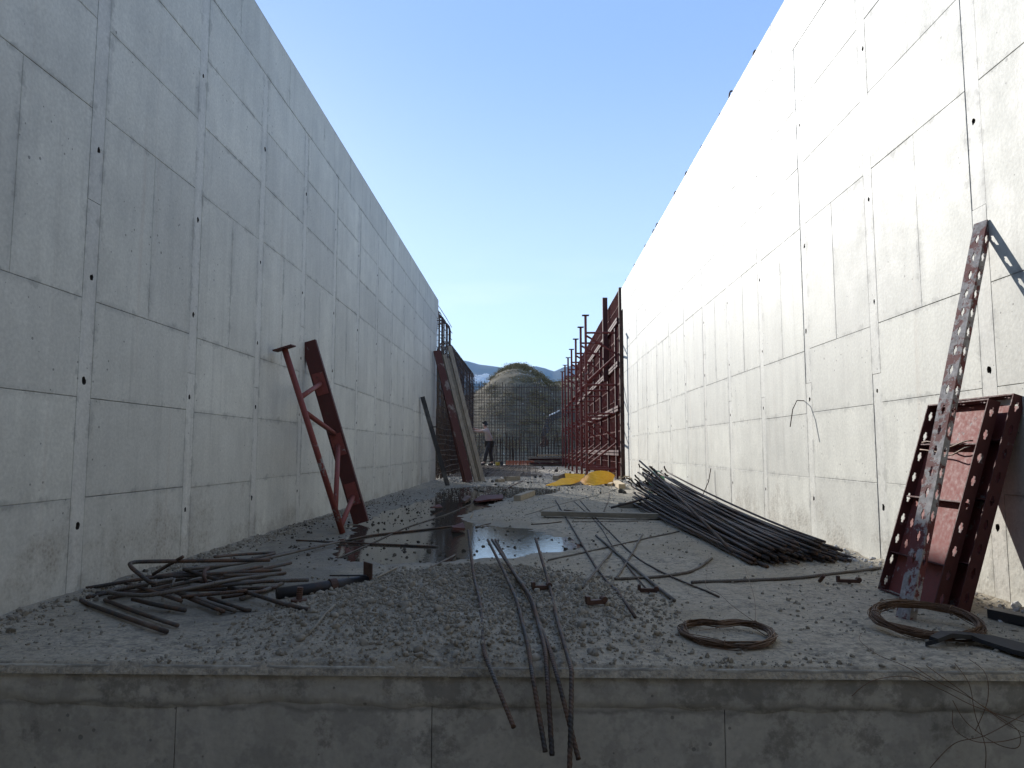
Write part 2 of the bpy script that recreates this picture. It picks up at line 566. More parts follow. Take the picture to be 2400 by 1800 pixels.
def np_mesh(name, V, F, mat, tint=None, smooth=False):
    """V (n,3), F (m,k) numpy -> object"""
    me = bpy.data.meshes.new(name)
    n, (m, k) = len(V), F.shape
    me.vertices.add(n)
    me.vertices.foreach_set('co', V.astype(np.float32).ravel())
    me.loops.add(m * k)
    me.loops.foreach_set('vertex_index', F.astype(np.int32).ravel())
    me.polygons.add(m)
    me.polygons.foreach_set('loop_start', np.arange(0, m * k, k, dtype=np.int32))
    me.polygons.foreach_set('use_smooth', np.full(m, smooth))
    if tint is not None:
        a = me.attributes.new('tint', 'FLOAT', 'POINT')
        a.data.foreach_set('value', tint.astype(np.float32))
    me.update(calc_edges=True)
    me.validate()
    if mat:
        me.materials.append(mat)
    o = bpy.data.objects.new(name, me)
    col.objects.link(o)
    return o

rs = np.random.RandomState(11)

def ico():
    bm = bmesh.new()
    bmesh.ops.create_icosphere(bm, subdivisions=1, radius=1.0)
    V = np.array([v.co[:] for v in bm.verts])
    F = np.array([[v.index for v in f.verts] for f in bm.faces])
    bm.free()
    bm = bmesh.new()
    bmesh.ops.create_icosphere(bm, subdivisions=2, radius=1.0)
    V2 = np.array([v.co[:] for v in bm.verts])
    F2 = np.array([[v.index for v in f.verts] for f in bm.faces])
    bm.free()
    return (V, F), (V2, F2)
ICO1, ICO2 = ico()

def rocks(name, P, S, mat, fine=False, flat=0.7):
    """many stones at points P with sizes S joined in one mesh"""
    V0, F0 = ICO2 if fine else ICO1
    n = len(P)
    k = len(V0)
    J = 1 + rs.uniform(-0.28, 0.28, (n, k, 1))
    A = rs.uniform(0, 2 * np.pi, (n, 3))
    sc = np.stack([rs.uniform(0.7, 1.35, n), rs.uniform(0.6, 1.1, n), rs.uniform(0.45, 0.95, n) * flat / 0.7], 1)
    V = V0[None] * J * sc[:, None, :]
    for ax, (i, j) in enumerate(((0, 1), (1, 2), (0, 2))):
        amp = 1.0 if ax == 0 else 0.35
        c, s_ = np.cos(A[:, ax] * amp)[:, None], np.sin(A[:, ax] * amp)[:, None]
        a, b = V[..., i].copy(), V[..., j].copy()
        V[..., i], V[..., j] = a * c - b * s_, a * s_ + b * c
    V = V * S[:, None, None] + P[:, None, :]
    F = (F0[None] + (np.arange(n) * k)[:, None, None]).reshape(-1, 3)
    t = np.repeat(rs.rand(n) ** 1.5, k)
    return np_mesh(name, V.reshape(-1, 3), F, mat, t, smooth=fine)

# ------------------------------------------------------------------ the slab
FRONT = on_floor(1200, 1563).y
FAR = 33.5
def poly_mask(X, Y, poly):
    inside = np.zeros(X.shape, bool)
    n = len(poly)
    for i in range(n):
        x1, y1 = poly[i]
        x2, y2 = poly[(i + 1) % n]
        c = (y1 > Y) != (y2 > Y)
        with np.errstate(divide='ignore', invalid='ignore'):
            xi = (x2 - x1) * (Y - y1) / (y2 - y1 + 1e-12) + x1
        inside ^= c & (X < xi)
    return inside.astype(float)

def blur(a, r, it=2):
    for _ in range(it):
        for ax in (0, 1):
            pad = [(0, 0), (0, 0)]
            pad[ax] = (r, r)
            b = np.pad(a, pad, mode='edge')
            c = np.cumsum(b, axis=ax)
            c = np.concatenate([np.zeros_like(np.take(c, [0], axis=ax)), c], axis=ax)
            k = 2 * r + 1
            if ax == 0:
                a = (c[k:] - c[:-k]) / k
            else:
                a = (c[:, k:] - c[:, :-k]) / k
    return a

def fl(u, v):
    p = on_floor(u, v)
    return (p.x, p.y)
WET = [fl(*q) for q in ((560, 1296), (700, 1328), (860, 1335), (1010, 1322), (1150, 1306), (1270, 1296), (1345, 1282), (1335, 1266), (1262, 1243),
       (1150, 1226), (1090, 1222), (1080, 1206), (1130, 1192), (1165, 1178), (1180, 1168), (1290, 1156), (1320, 1147), (1180, 1140), (1100, 1134), (1040, 1142), (960, 1150), (880, 1170), (800, 1200), (700, 1240), (600, 1275))]
PUD = [fl(*q) for q in ((790, 1300), (900, 1316), (1010, 1312), (1140, 1303), (1270, 1293), (1345, 1281), (1325, 1264), (1240, 1240), (1120, 1227), (1060, 1212),
       (1100, 1198), (1160, 1176), (1185, 1166), (1300, 1152), (1300, 1146), (1140, 1138), (1050, 1144), (1020, 1160), (980, 1180), (900, 1205), (830, 1240), (790, 1270))]
HEAP = [fl(*q) for q in ((600, 1490), (700, 1425), (820, 1385), (990, 1345), (1170, 1335), (1350, 1365), (1500, 1430), (1510, 1480), (1400, 1520), (1180, 1538), (950, 1540), (760, 1525), (640, 1510))]

def noise_grid(X, Y, sc, seed, octv=4):
    """cheap value noise"""
    out = np.zeros(X.shape)
    amp, tot = 1.0, 0.0
    for o in range(octv):
        g = np.random.RandomState(seed + o).rand(257, 257)
        x, y = X * sc * 2 ** o + 31.7, Y * sc * 2 ** o + 17.3
        xi, yi = np.floor(x).astype(int), np.floor(y).astype(int)
        fx, fy = x - xi, y - yi
        fx, fy = fx * fx * (3 - 2 * fx), fy * fy * (3 - 2 * fy)
        a = g[xi % 256, yi % 256] * (1 - fx) + g[(xi + 1) % 256, yi % 256] * fx
        b = g[xi % 256, (yi + 1) % 256] * (1 - fx) + g[(xi + 1) % 256, (yi + 1) % 256] * fx
        out += amp * (a * (1 - fy) + b * fy)
        tot += amp
        amp *= 0.55
    return out / tot

xs = np.arange(-2.06, 2.0601, 0.02)
ys = np.arange(FRONT, 16.0, 0.02)
GX, GY = np.meshgrid(xs, ys, indexing='ij')
DAMP = [fl(*q) for q in ((190, 1400), (400, 1470), (560, 1500), (640, 1450), (580, 1410), (860, 1390), (880, 1335), (600, 1296), (240, 1365))]
wet = blur(poly_mask(GX, GY, WET), 10)
damp = blur(poly_mask(GX, GY, DAMP), 12)
pud = blur(poly_mask(GX, GY, PUD), 8)
heap = blur(poly_mask(GX, GY, HEAP), 9)
GZ = (noise_grid(GX, GY, 0.9, 3) - 0.5) * 0.012 + (noise_grid(GX, GY, 7, 9) - 0.5) * 0.014
GZ += -0.024 * pud + 0.062 * heap * (0.65 + 0.7 * noise_grid(GX, GY, 3, 21))
left_base = np.clip((GX + 2.02) / 0.35, 0, 1)
near_edge = np.clip((GY - FRONT) / 0.12, 0.25, 1)
GZ = GZ * near_edge
GZ += 0.035 * (1 - left_base) ** 2 * noise_grid(GX, GY, 4, 5) + 0.03 * (1 - np.clip((2.02 - GX) / 0.25, 0, 1)) ** 2 * noise_grid(GX, GY, 4, 6)
edge = np.clip((GY - FRONT - 0.004) / 0.014, 0, 1)
GZ = GZ * edge + (1 - edge) * (-0.030)
WATER_Z = -0.009
def floor_z(x, y):
    if -2.06 < x < 2.06 and FRONT < y < 15.9:
        return float(GZ[int(round((x + 2.06) / 0.02)), int(round((y - FRONT) / 0.02))])
    return 0.0

def grid_object(name, X, Y, Z, mat, attr=None):
    n, m = X.shape
    V = np.stack([X.ravel(), Y.ravel(), Z.ravel()], 1)
    i, j = np.meshgrid(np.arange(n - 1), np.arange(m - 1), indexing='ij')
    a = (i * m + j).ravel()
    F = np.stack([a, a + m, a + m + 1, a + 1], 1)
    o = np_mesh(name, V, F, mat, None, True)
    if attr is not None:
        at = o.data.attributes.new(attr[0], 'FLOAT', 'POINT')
        at.data.foreach_set('value', attr[1].ravel().astype(np.float32))
    return o
slab = grid_object('slab', GX, GY, GZ, M['floor'], ('wet', np.clip(np.maximum(np.clip(wet * 1.2 - 0.1, 0, 1) * 0.9, np.maximum(np.clip(damp * 1.6, 0, 1) * 0.95 * np.clip(noise_grid(GX, GY, 4, 88) * 2.2 - 0.35, 0.25, 1), 0.62 * heap)), 0, 1)))
tag(slab, kind='structure')
xs2 = np.arange(-4.0, 6.01, 0.05)
ys2 = np.arange(ys[-1], FAR, 0.05)
HX, HY = np.meshgrid(xs2, ys2, indexing='ij')
HZ = (noise_grid(HX, HY, 0.9, 3) - 0.5) * 0.012 + (noise_grid(HX, HY, 5, 9) - 0.5) * 0.03 - 0.004
HZ[:, -1] = -1.2
far_slab = grid_object('rough_slab', HX, HY, HZ, M['floor'], ('wet', np.zeros_like(HX)))
tag(far_slab, kind='structure')
# puddle: one level sheet; the uneven slab pokes through it
mb = MB()
px = [p[0] for p in PUD]
py = [p[1] for p in PUD]
x0, x1, y0, y1 = min(px) - 0.4, max(px) + 0.4, min(py) - 0.4, max(py) + 0.4
x0 = max(x0, -2.0)
for x, y in ((x0, y0), (x1, y0), (x1, y1), (x0, y1)):
    mb.v.append(Vector((x, y, WATER_Z)))
mb.face((0, 1, 2, 3))
# keep water only where the mask asks for it
cells = MB()
st = 0.05
nx, ny = int((x1 - x0) / st), int((y1 - y0) / st)
PM = blur(poly_mask(GX, GY, PUD), 9)
vid = {}
def wv(i, j):
    if (i, j) not in vid:
        vid[(i, j)] = len(cells.v)
        cells.v.append(Vector((x0 + i * st, y0 + j * st, WATER_Z)))
    return vid[(i, j)]
for i in range(nx):
    for j in range(ny):
        cx, cy = x0 + (i + .5) * st, y0 + (j + .5) * st
        if PM[int(np.clip((cx + 2.06) / 0.02, 0, GX.shape[0] - 1)), int(np.clip((cy - FRONT) / 0.02, 0, GX.shape[1] - 1))] > 0.001:
            cells.face((wv(i, j), wv(i + 1, j), wv(i + 1, j + 1), wv(i, j + 1)))
puddle = cells.build('puddle', M['water'])
tag(puddle, kind='structure')

# front face of the slab: cast bays with open joints, under a rough lip
joints = [-2.6] + [on_y(u, 1700, FRONT).x for u in (404, 1010, 1703)] + [2.6]
for a, b in zip(joints[:-1], joints[1:]):
    mb = MB()
    ap, bp = a + 0.0012, b - 0.0012
    mb.box(((ap + bp) / 2, FRONT + 0.32, -0.555), (bp - ap, 0.6, 1.02))
    o = mb.build('face_panel', M['face'], slab)
    o['pw'], o['ph'] = b - a, 0.9
# the lip: uneven band of later concrete, its top edge worn round, its lower edge ragged
mb = MB()
cols, rows = 260, 18
for i in range(cols + 1):
    x = -2.6 + 5.2 * i / cols
    low = -0.125 + 0.02 * (noise.noise(Vector((x * 2.1, 3, 0)))) + 0.010 * noise.noise(Vector((x * 11, 7, 0)))
    n1 = 0.0025 * noise.noise(Vector((x * 7, 2, 5))) + 0.0025 * noise.noise(Vector((x * 31, 9, 5)))
    chip = max(0.0, noise.noise(Vector((x * 5.3, 11, 1))) - 0.25) * 0.04
    rr = 0.006 + chip
    prof_l = [(0.12, -0.020), (0.075, -0.012), (rr + 0.012, -0.006 + n1 * 0.5)]
    zt_ = -0.004 - rr
    b0 = 0.019 - (0.008 + 0.004 * noise.noise(Vector((x * 9, zt_ * 14, 1))) + 0.003 * noise.noise(Vector((x * 40, zt_ * 50, 2))))
    prof_l[-1] = (b0 + rr + 0.012, prof_l[-1][1])
    for k in range(1, 5):
        t = k / 5 * math.pi / 2
        prof_l.append((b0 + rr * (1 - math.sin(t)), -0.004 - rr * (1 - math.cos(t)) + n1 * (1 - k / 5)))
    for j in range(rows - 6):
        t = j / (rows - 7)
        z = -0.004 - rr + (low + 0.004 + rr) * t
        bulge = 0.008 + 0.004 * noise.noise(Vector((x * 9, z * 14, 1))) + 0.003 * noise.noise(Vector((x * 40, z * 50, 2)))
        prof_l.append((0.019 - bulge * (1 - t ** 8), z))
    for dy, z in prof_l:
        mb.v.append(Vector((x, FRONT + dy, z)))
    nr_ = len(prof_l)
for i in range(cols):
    for j in range(nr_ - 1):
        a = i * nr_ + j
        mb.face((a, a + 1, a + nr_ + 1, a + nr_), None, 1 if j < 4 else 0)
lip = mb.build('rough_lip', [M['face'], M['floor']], slab, smooth=True)

# ------------------------------------------------------------------ ground, added bank behind the camera, far land
mb = MB()
for p in ((-9000, -9000), (9000, -9000), (9000, 9000), (-9000, 9000)):
    mb.v.append(Vector((p[0], p[1], -1.05)))
mb.face((0, 1, 2, 3))
ground = mb.build('ground', M['soil'])
tag(ground, kind='structure')

# unseen bank added on three sides of the camera to dim the slab front
def bank(name, pts, h, back, seed):
    n = 60
    P = [Vector(p) for p in pts]
    Ls = [0]
    for a, b in zip(P[:-1], P[1:]):
        Ls.append(Ls[-1] + (b - a).length)
    rowsn = 14
    X = np.zeros((n + 1, rowsn + 1)); Y = X.copy(); Z = X.copy()
    for i in range(n + 1):
        s = Ls[-1] * i / n
        k = max(j for j in range(len(P) - 1) if Ls[j] <= s + 1e-9)
        t = (s - Ls[k]) / max(1e-6, Ls[k + 1] - Ls[k])
        base = P[k].lerp(P[k + 1], min(1, t))
        d = (P[k + 1] - P[k]).normalized()
        out = Vector((d.y, -d.x, 0))
        for j in range(rowsn + 1):
            q = j / rowsn
            off = back * q ** 1.2 + 0.25 * noise.noise(Vector((s * 0.9, q * 3, seed)))
            z = -1.1 + h * (1 - (1 - q) ** 1.6) + 0.15 * noise.noise(Vector((s * 0.7, q * 4, seed + 5)))
            p = base + out * off
            X[i, j], Y[i, j], Z[i, j] = p.x, p.y, z
    o = grid_object(name, X, Y, Z, M['soil'])
    return tag(o, kind='structure')
bank('unseen_shade_bank', [(-5.5, 1.0, 0), (-5.0, -3.2, 0), (0, -4.2, 0), (5.0, -3.2, 0), (5.5, 1.0, 0)][::-1], 5.6, 1.5, 2)
# low bank of soil behind the near rebar cage
bank('soil_bank', [(-2.85, 16.0, 0), (-2.85, 20.0, 0), (-2.95, 31.0, 0)][::-1], 2.95, 2.2, 9)

# ------------------------------------------------------------------ the two concrete walls
STRIP0, PITCH, SW = 3.19, 1.02, 0.10
HOLES = (0.30, 0.965, 1.45, 2.05, 2.95)

def panel_mesh(y0, y1, z0, z1, side, proud, org):
    """a cast field: a thick slab of concrete with eased front edges"""
    mb = MB()
    xf = side * (WX - proud)
    xb = side * (WX + 0.066)
    e = 0.0018
    s = side
    pts_b = [(xb, y0, z0), (xb, y1, z0), (xb, y1, z1), (xb, y0, z1)]
    pts_m = [(xf + s * e, y0, z0), (xf + s * e, y1, z0), (xf + s * e, y1, z1), (xf + s * e, y0, z1)]
    pts_f = [(xf, y0 + e, z0 + e), (xf, y1 - e, z0 + e), (xf, y1 - e, z1 - e), (xf, y0 + e, z1 - e)]
    mb.v = [Vector(p) for p in pts_b + pts_m + pts_f]
    q = ((0, 0), (1, 0), (1, 1), (0, 1))
    for i in range(4):
        j = (i + 1) % 4
        mb.face((i, j, 4 + j, 4 + i) if s < 0 else (i, 4 + i, 4 + j, j), (q[i], q[j], q[j], q[i]))
        mb.face((4 + i, 4 + j, 8 + j, 8 + i) if s < 0 else (4 + i, 8 + i, 8 + j, 4 + j), (q[i], q[j], q[j], q[i]))
    mb.face((8, 9, 10, 11) if s < 0 else (8, 11, 10, 9), q if s < 0 else (q[0], q[3], q[2], q[1]))
    return mb

def strip_mesh(y0, y1, z0, z1, side, holes, proud):
    mb = MB()
    x = side * (WX - proud)
    s = side
    xb = side * (WX + 0.066)
    ph = z1 - z0
    def q(yz):
        return ((yz[0] - y0) / (y1 - y0), (yz[1] - z0) / ph)
    def quad(a, b, c, d):
        o = len(mb.v)
        for p in (a, b, c, d):
            mb.v.append(Vector((x, p[0], p[1])))
        mb.face((o, o + 1, o + 2, o + 3) if s < 0 else (o + 3, o + 2, o + 1, o), tuple(q(p) for p in ((a, b, c, d) if s < 0 else (d, c, b, a))))
    zc = z0
    w = (y1 - y0)
    for hz, hy in holes:
        a, b = hz - w / 2, hz + w / 2
        if a < zc + 0.002 or b > z1 - 0.002:
            continue
        quad((y0, zc), (y1, zc), (y1, a), (y0, a))
        cy = (y0 + y1) / 2 + hy
        n = 12
        rr = rnd.uniform(0.009, 0.015)
        jt_ = [rnd.uniform(0.75, 1.25) for _ in range(n)]
        inner = [(cy + jt_[k] * rr * math.cos(2 * math.pi * k / n + math.pi / 4), hz + jt_[k] * rr * 1.25 * math.sin(2 * math.pi * k / n + math.pi / 4)) for k in range(n)]
        def sq(k):
            a_ = 2 * math.pi * k / n + math.pi / 4
            c_, s_ = math.cos(a_), math.sin(a_)
            m_ = max(abs(c_), abs(s_))
            return ((y0 + y1) / 2 + w / 2 * c_ / m_, hz + w / 2 * s_ / m_)
        for k in range(n):
            quad(inner[k], sq(k), sq(k + 1), inner[(k + 1) % n])
        o = len(mb.v)
        for dx in (0.0, 0.055):
            for p in inner:
                mb.v.append(Vector((x + s * dx, p[0], p[1])))
        for k in range(n):
            mb.face((o + k, o + (k + 1) % n, o + n + (k + 1) % n, o + n + k), None, 1)
        mb.face([o + n + k for k in range(n)], None, 1)
        zc = b
    quad((y0, zc), (y1, zc), (y1, z1), (y0, z1))
    o = len(mb.v)
    for xx in (x, xb):
        for p in ((y0, z0), (y1, z0), (y1, z1), (y0, z1)):
            mb.v.append(Vector((xx, p[0], p[1])))
    for i in range(4):
        j = (i + 1) % 4
        mb.face((o + i, o + j, o + 4 + j, o + 4 + i), (q((y0, z0)),) * 4)
    return mb

def concrete_wall(side, rows, tall, top, label, y_start, end, holes_scale):
    root = thing('concrete_wall', (side * (WX + 0.3), (y_start + end) / 2, 0), label, 'wall')
    mb = MB()
    mb.box((side * (WX + 0.06 + 0.2), (y_start + end) / 2, (top - 0.012 - 1.1) / 2), (0.4, end - y_start - 0.02, top - 0.012 + 1.1))
    mb.build('core', M['concrete'], root)
    strips = [STRIP0 + PITCH * k for k in range(-2, 13)]
    band = rows[-1]
    # filler strips with tie holes
    for yc in strips:
        if yc > end - 0.2:
            continue
        brk = 1.12 + rnd.uniform(-0.03, 0.03) if rnd.random() < 0.5 else 1.75 + rnd.uniform(-0.05, 0.05)
        hs = [(h * holes_scale + rnd.uniform(-0.012, 0.012), rnd.uniform(-0.02, 0.02)) for h in HOLES]
        for a, b in ((0.0 - 0.05, brk), (brk, band)):
            mb = strip_mesh(yc - SW / 2 + 0.001, yc + SW / 2 - 0.001, a + 0.001, b - 0.0015, side, [h for h in hs], -0.0008 + rnd.uniform(-0.001, 0.0012))
            o = mb.build('filler_strip', [M['concrete'], M['hole']], root)
            o['strip'] = 1.0
            o['pw'], o['ph'] = SW, b - a
    # formwork panel fields
    bays = list(zip(strips[:-1], strips[1:]))
    for a, b in bays:
        y0, y1 = a + SW / 2, min(b - SW / 2, end)
        if y1 - y0 < 0.1:
            continue
        dz = rnd.uniform(-0.012, 0.012)
        zs = [-0.05] + list(rows)
        for i in range(len(zs) - 1):
            z0, z1 = zs[i] + (dz if i else 0), zs[i + 1] + (dz if i < len(zs) - 2 else 0)
            cuts = [y0, y1]
            if i == tall:
                cuts = [y0, (y0 + y1) / 2 + rnd.uniform(-0.01, 0.01), y1]
            for c0, c1 in zip(cuts[:-1], cuts[1:]):
                g = rnd.uniform(0.0003, 0.0010)
                gz = rnd.uniform(0.0003, 0.0014)
                mb = panel_mesh(c0 + g, c1 - g, z0 + gz, z1 - gz, side, rnd.uniform(-0.0003, 0.0016), None)
                o = mb.build('panel', M['concrete'], root)
                o['pw'], o['ph'] = c1 - c0, z1 - z0
    # top course, its joints out of step with the courses below
    yy = y_start
    k = 0
    while yy < end - 0.05:
        ye = min(end, STRIP0 - 2 * PITCH + 0.52 + PITCH * k)
        if ye > yy + 0.05:
            mb = panel_mesh(yy + 0.001, ye - 0.001, band + 0.0015, top, side, 0.001 + rnd.uniform(0, 0.002), None)
            o = mb.build('panel', M['concrete'], root)
            o['pw'], o['ph'] = ye - yy, top - band
            yy = ye
        k += 1
    return root

lw = concrete_wall(-1, (0.43, 0.88, 1.33, 2.22, 2.655, 3.09, 3.52), 3, 3.95,
                   'tall shaded concrete retaining wall behind the leaning red brace frame', 0.9, WALL_END, 1.0)
rw = concrete_wall(1, (0.46, 0.92, 1.38, 2.305, 2.77, 3.236, 3.70), 3, 4.19,
                   'tall sunlit concrete retaining wall behind the rebar pile and the red steel panels', 0.9, WALL_END, 1.04)
# hooks of reinforcement standing out of the top of the sunlit wall
for k in range(18):
    u = rnd.uniform(0, 1)
    y = 4.4 + k * 0.62 + rnd.uniform(-0.2, 0.2)
    hh = rnd.uniform(0.05, 0.11)
    mb = MB()
    pts = []
    for i in range(9):
        a = math.pi * i / 8
        pts.append(Vector((WX + 0.02 + 0.035 * (1 - math.cos(a)), y + 0.05 * i / 8, 4.17 + hh * (0.4 + math.sin(a)))))
    pts = [pts[0] - Vector((0, 0, 0.05))] + pts + [pts[-1] - Vector((0, 0, 0.05))]
    mb.tube(pts, 0.009, 6)
    mb.build('rebar_hook', M['rust'], rw, smooth=True)
for k in range(6):
    y = 6.5 + k * 1.45 + rnd.uniform(-0.4, 0.4)
    mb = MB().tube([(-WX - 0.05, y, 3.9), (-WX - 0.045, y + 0.01, 3.97), (-WX - 0.04, y + 0.02, 3.95 + rnd.uniform(0.03, 0.07))], 0.006, 6)
    mb.build('rebar_stub', M['rust'], lw)

# ------------------------------------------------------------------ far land: hill, mountains, town
def smoothstep(a, b, x):
    t = np.clip((x - a) / (b - a), 0, 1)
    return t * t * (3 - 2 * t)

# mound behind the back rebar cage
HILL_Y = 62.0
ridge = [(900, 1000), (1100, 935), (1141, 909), (1165, 882), (1190, 868), (1215, 862), (1245, 876), (1270, 897), (1290, 905), (1310, 900), (1330, 890), (1350, 893), (1380, 905), (1500, 915), (1900, 930)]
rx = np.array([on_y(u, v, HILL_Y).x for u, v in ridge])
rz = np.array([on_y(u, v, HILL_Y).z for u, v in ridge])
hx = np.arange(-22, 40, 0.45)
hy = np.arange(34.5, 100, 0.6)
AX, AY = np.meshgrid(hx, hy, indexing='ij')
prof = np.interp(AX, rx, rz)
front = smoothstep(36, HILL_Y, AY)
back_ = 1 - smoothstep(HILL_Y, 98, AY)
AZ = -1.3 + (prof + 1.3) * np.minimum(front ** 0.8, 1) * back_
AZ += (noise_grid(AX, AY, 0.25, 40) - 0.5) * 1.5 * front * back_ * (1 - np.exp(-((AY - HILL_Y) / 6) ** 2)) + (noise_grid(AX, AY, 1.2, 41) - 0.5) * 0.35
hill = grid_object('hill', AX, AY, AZ, M['hill'])
tag(hill, kind='structure')
def hill_z(x, y):
    i = int(np.clip((x - hx[0]) / 0.45, 0, len(hx) - 1)); j = int(np.clip((y - hy[0]) / 0.6, 0, len(hy) - 1))
    return AZ[i, j]

# scrub on the mound: clumps of many small leaf faces
def clumps(name, centres, mat, per=70, leaf=0.07):
    V, T = [], []
    for (cx, cy, cz, r, h) in centres:
        n = int(per * (0.6 + 0.8 * rs.rand()))
        d = rs.normal(0, 1, (n, 3))
        d /= np.linalg.norm(d, axis=1)[:, None]
        rr = rs.rand(n, 1) ** 0.4
        P = np.array([cx, cy, cz]) + d * rr * np.array([r, r, h]) * (0.75 + 0.5 * noise_like(d))
        P[:, 2] = np.maximum(P[:, 2], cz - 0.1)
        a = rs.normal(0, 1, (n, 3)); a /= np.linalg.norm(a, axis=1)[:, None]
        b = np.cross(a, rs.normal(0, 1, (n, 3))); b /= np.linalg.norm(b, axis=1)[:, None]
        s = leaf * rs.uniform(0.6, 1.6, (n, 1))
        V.append(np.stack([P - a * s, P + b * s * 0.6, P + a * s, P - b * s * 0.6], 1).reshape(-1, 3))
        T.append(np.repeat(np.clip(rs.rand(n) * 0.7 + 0.3 * rs.rand(), 0, 1), 4))
    V = np.concatenate(V); T = np.concatenate(T)
    F = np.arange(len(V)).reshape(-1, 4)
    return np_mesh(name, V, F, mat, T)
def noise_like(d):
    return (np.sin(d[:, :1] * 5.1 + d[:, 1:2] * 3.3) * 0.5 + 0.5)
cs = []
for i in range(900):
    x = rs.uniform(-7, 6.5)
    y = HILL_Y + rs.uniform(-20, 3)
    t = noise.noise(Vector((x * 0.35, y * 0.35, 3)))
    if t < -0.05 and y < HILL_Y - 3:
        continue
    r = rs.uniform(0.25, 0.75)
    cs.append((x, y, hill_z(x, y) + 0.05, r, r * rs.uniform(0.3, 0.55)))
for i in range(26):
    x = rs.uniform(-2.9, 1.6)
    r = rs.uniform(0.35, 0.7)
    cs.append((x, HILL_Y + rs.uniform(-1.5, 0.5), hill_z(x, HILL_Y) + 0.1, r, r * rs.uniform(0.5, 0.9)))
for i in range(110):
    x = rs.uniform(-3.2, 1.2)
    y = HILL_Y + rs.uniform(-3, 1.5)
    r = rs.uniform(0.25, 0.6)
    cs.append((x, y, hill_z(x, y) + 0.05, r, r * 0.7))
sc_ = clumps('scrub', cs, M['scrub'], 190, 0.036)
tag(sc_, kind='stuff')
P = np.array([[x, y, hill_z(x, y) + 0.02] for x, y in zip(rs.uniform(-8, 8, 700), HILL_Y - rs.rand(700) ** 1.5 * 24)])
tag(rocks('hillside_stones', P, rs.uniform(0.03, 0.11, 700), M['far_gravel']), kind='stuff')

# mountain range
MD = 3200.0
mr = [(300, 800), (600, 815), (800, 822), (1000, 838), (1030, 842), (1088, 845), (1125, 854), (1145, 856), (1200, 864), (1218, 866), (1235, 860), (1255, 858), (1280, 863), (1297, 871), (1315, 862), (1340, 856), (1400, 850), (1550, 835), (1800, 850), (2100, 860)]
mx = np.array([on_y(u, v, MD).x for u, v in mr])
mz = np.array([on_y(u, v, MD).z for u, v in mr])
tx = np.linspace(-2600, 2600, 260)
ty = np.concatenate([np.linspace(900, MD, 60), np.linspace(MD + 60, 4400, 16)])
BX, BY = np.meshgrid(tx, ty, indexing='ij')
pr = np.interp(BX * MD / np.maximum(BY, 1500), mx, mz)
q = np.clip((BY - 900) / (MD - 900), 0, 1)
BZ = -20 + (pr + 20) * (q ** 1.6)
BZ = np.where(BY > MD, pr - (BY - MD) * 0.25, BZ)
nz = noise_grid(BX, BY, 1 / 260.0, 60, 5) - 0.5
BZ += nz * 90 * q * (1 - q) * 2.2 + (noise_grid(BX, BY, 1 / 60.0, 61, 4) - 0.5) * 7 * (q > 0.1)
mount = grid_object('mountains', BX, BY, BZ, M['mountain'])
tag(mount, kind='structure')
# town: pale houses on the lower slope
mb = MB()
for i in range(110):
    u, v = rnd.uniform(1085, 1180), rnd.uniform(884, 896)
    if rnd.random() < 0.25:
        u, v = rnd.uniform(1128, 1144), rnd.uniform(880, 885)
    d = ray(u, v)
    # march to the slope
    t = 900.0
    while t < 3400:
        p = EYE + d * (t / d.y)
        i_ = int(np.clip((p.x + 2600) / 5200 * 259, 0, 259)); j_ = int(np.searchsorted(ty, p.y))
        if j_ >= len(ty) or BZ[i_, min(j_, len(ty) - 1)] > p.z:
            break
        t += 12
    w, dpt, h = rnd.uniform(6, 13), rnd.uniform(7, 12), rnd.uniform(4, 9)
    c = Vector((p.x, p.y - 4, p.z + h / 2 - 3))
    o = len(mb.v)
    mb.box(c, (w, dpt, h + 4))
    zt = c.z + h / 2 + 2
    o = len(mb.v)
    for q_ in ((-w / 2 - .4, -dpt / 2 - .4, 0.01), (w / 2 + .4, -dpt / 2 - .4, 0.01), (w / 2 + .4, dpt / 2 + .4, 0.01), (-w / 2 - .4, dpt / 2 + .4, 0.01), (-w / 2, 0, 2.2), (w / 2, 0, 2.2)):
        mb.v.append(Vector((c.x + q_[0], c.y + q_[1], zt + q_[2])))
    for f in ((0, 1, 5, 4), (2, 3, 4, 5), (0, 4, 3), (1, 2, 5)):
        mb.face([o + k for k in f])
town = mb.build('far_town', M['plaster'])
tag(town, kind='stuff')

# ------------------------------------------------------------------ rebar cages (bars a pixel or two wide: joined per direction)
def u_bar(mb, a, b, top, r, n=5, base=-0.02):
    """a hairpin bar: up at a, round over, down at b"""
    a, b = Vector(a), Vector(b)
    c = (a + b) / 2
    rad = (b - a).length / 2
    pts = [Vector((a.x, a.y, base)), Vector((a.x, a.y, top - rad))]
    d = (a - c)
    for i in range(1, 6):
        t = math.pi * i / 6
        pts.append(c + d * math.cos(t) + Vector((0, 0, top - rad + rad * math.sin(t))))
    pts += [Vector((b.x, b.y, top - rad)), Vector((b.x, b.y, base))]
    mb.tube(pts, r, n, caps=False)

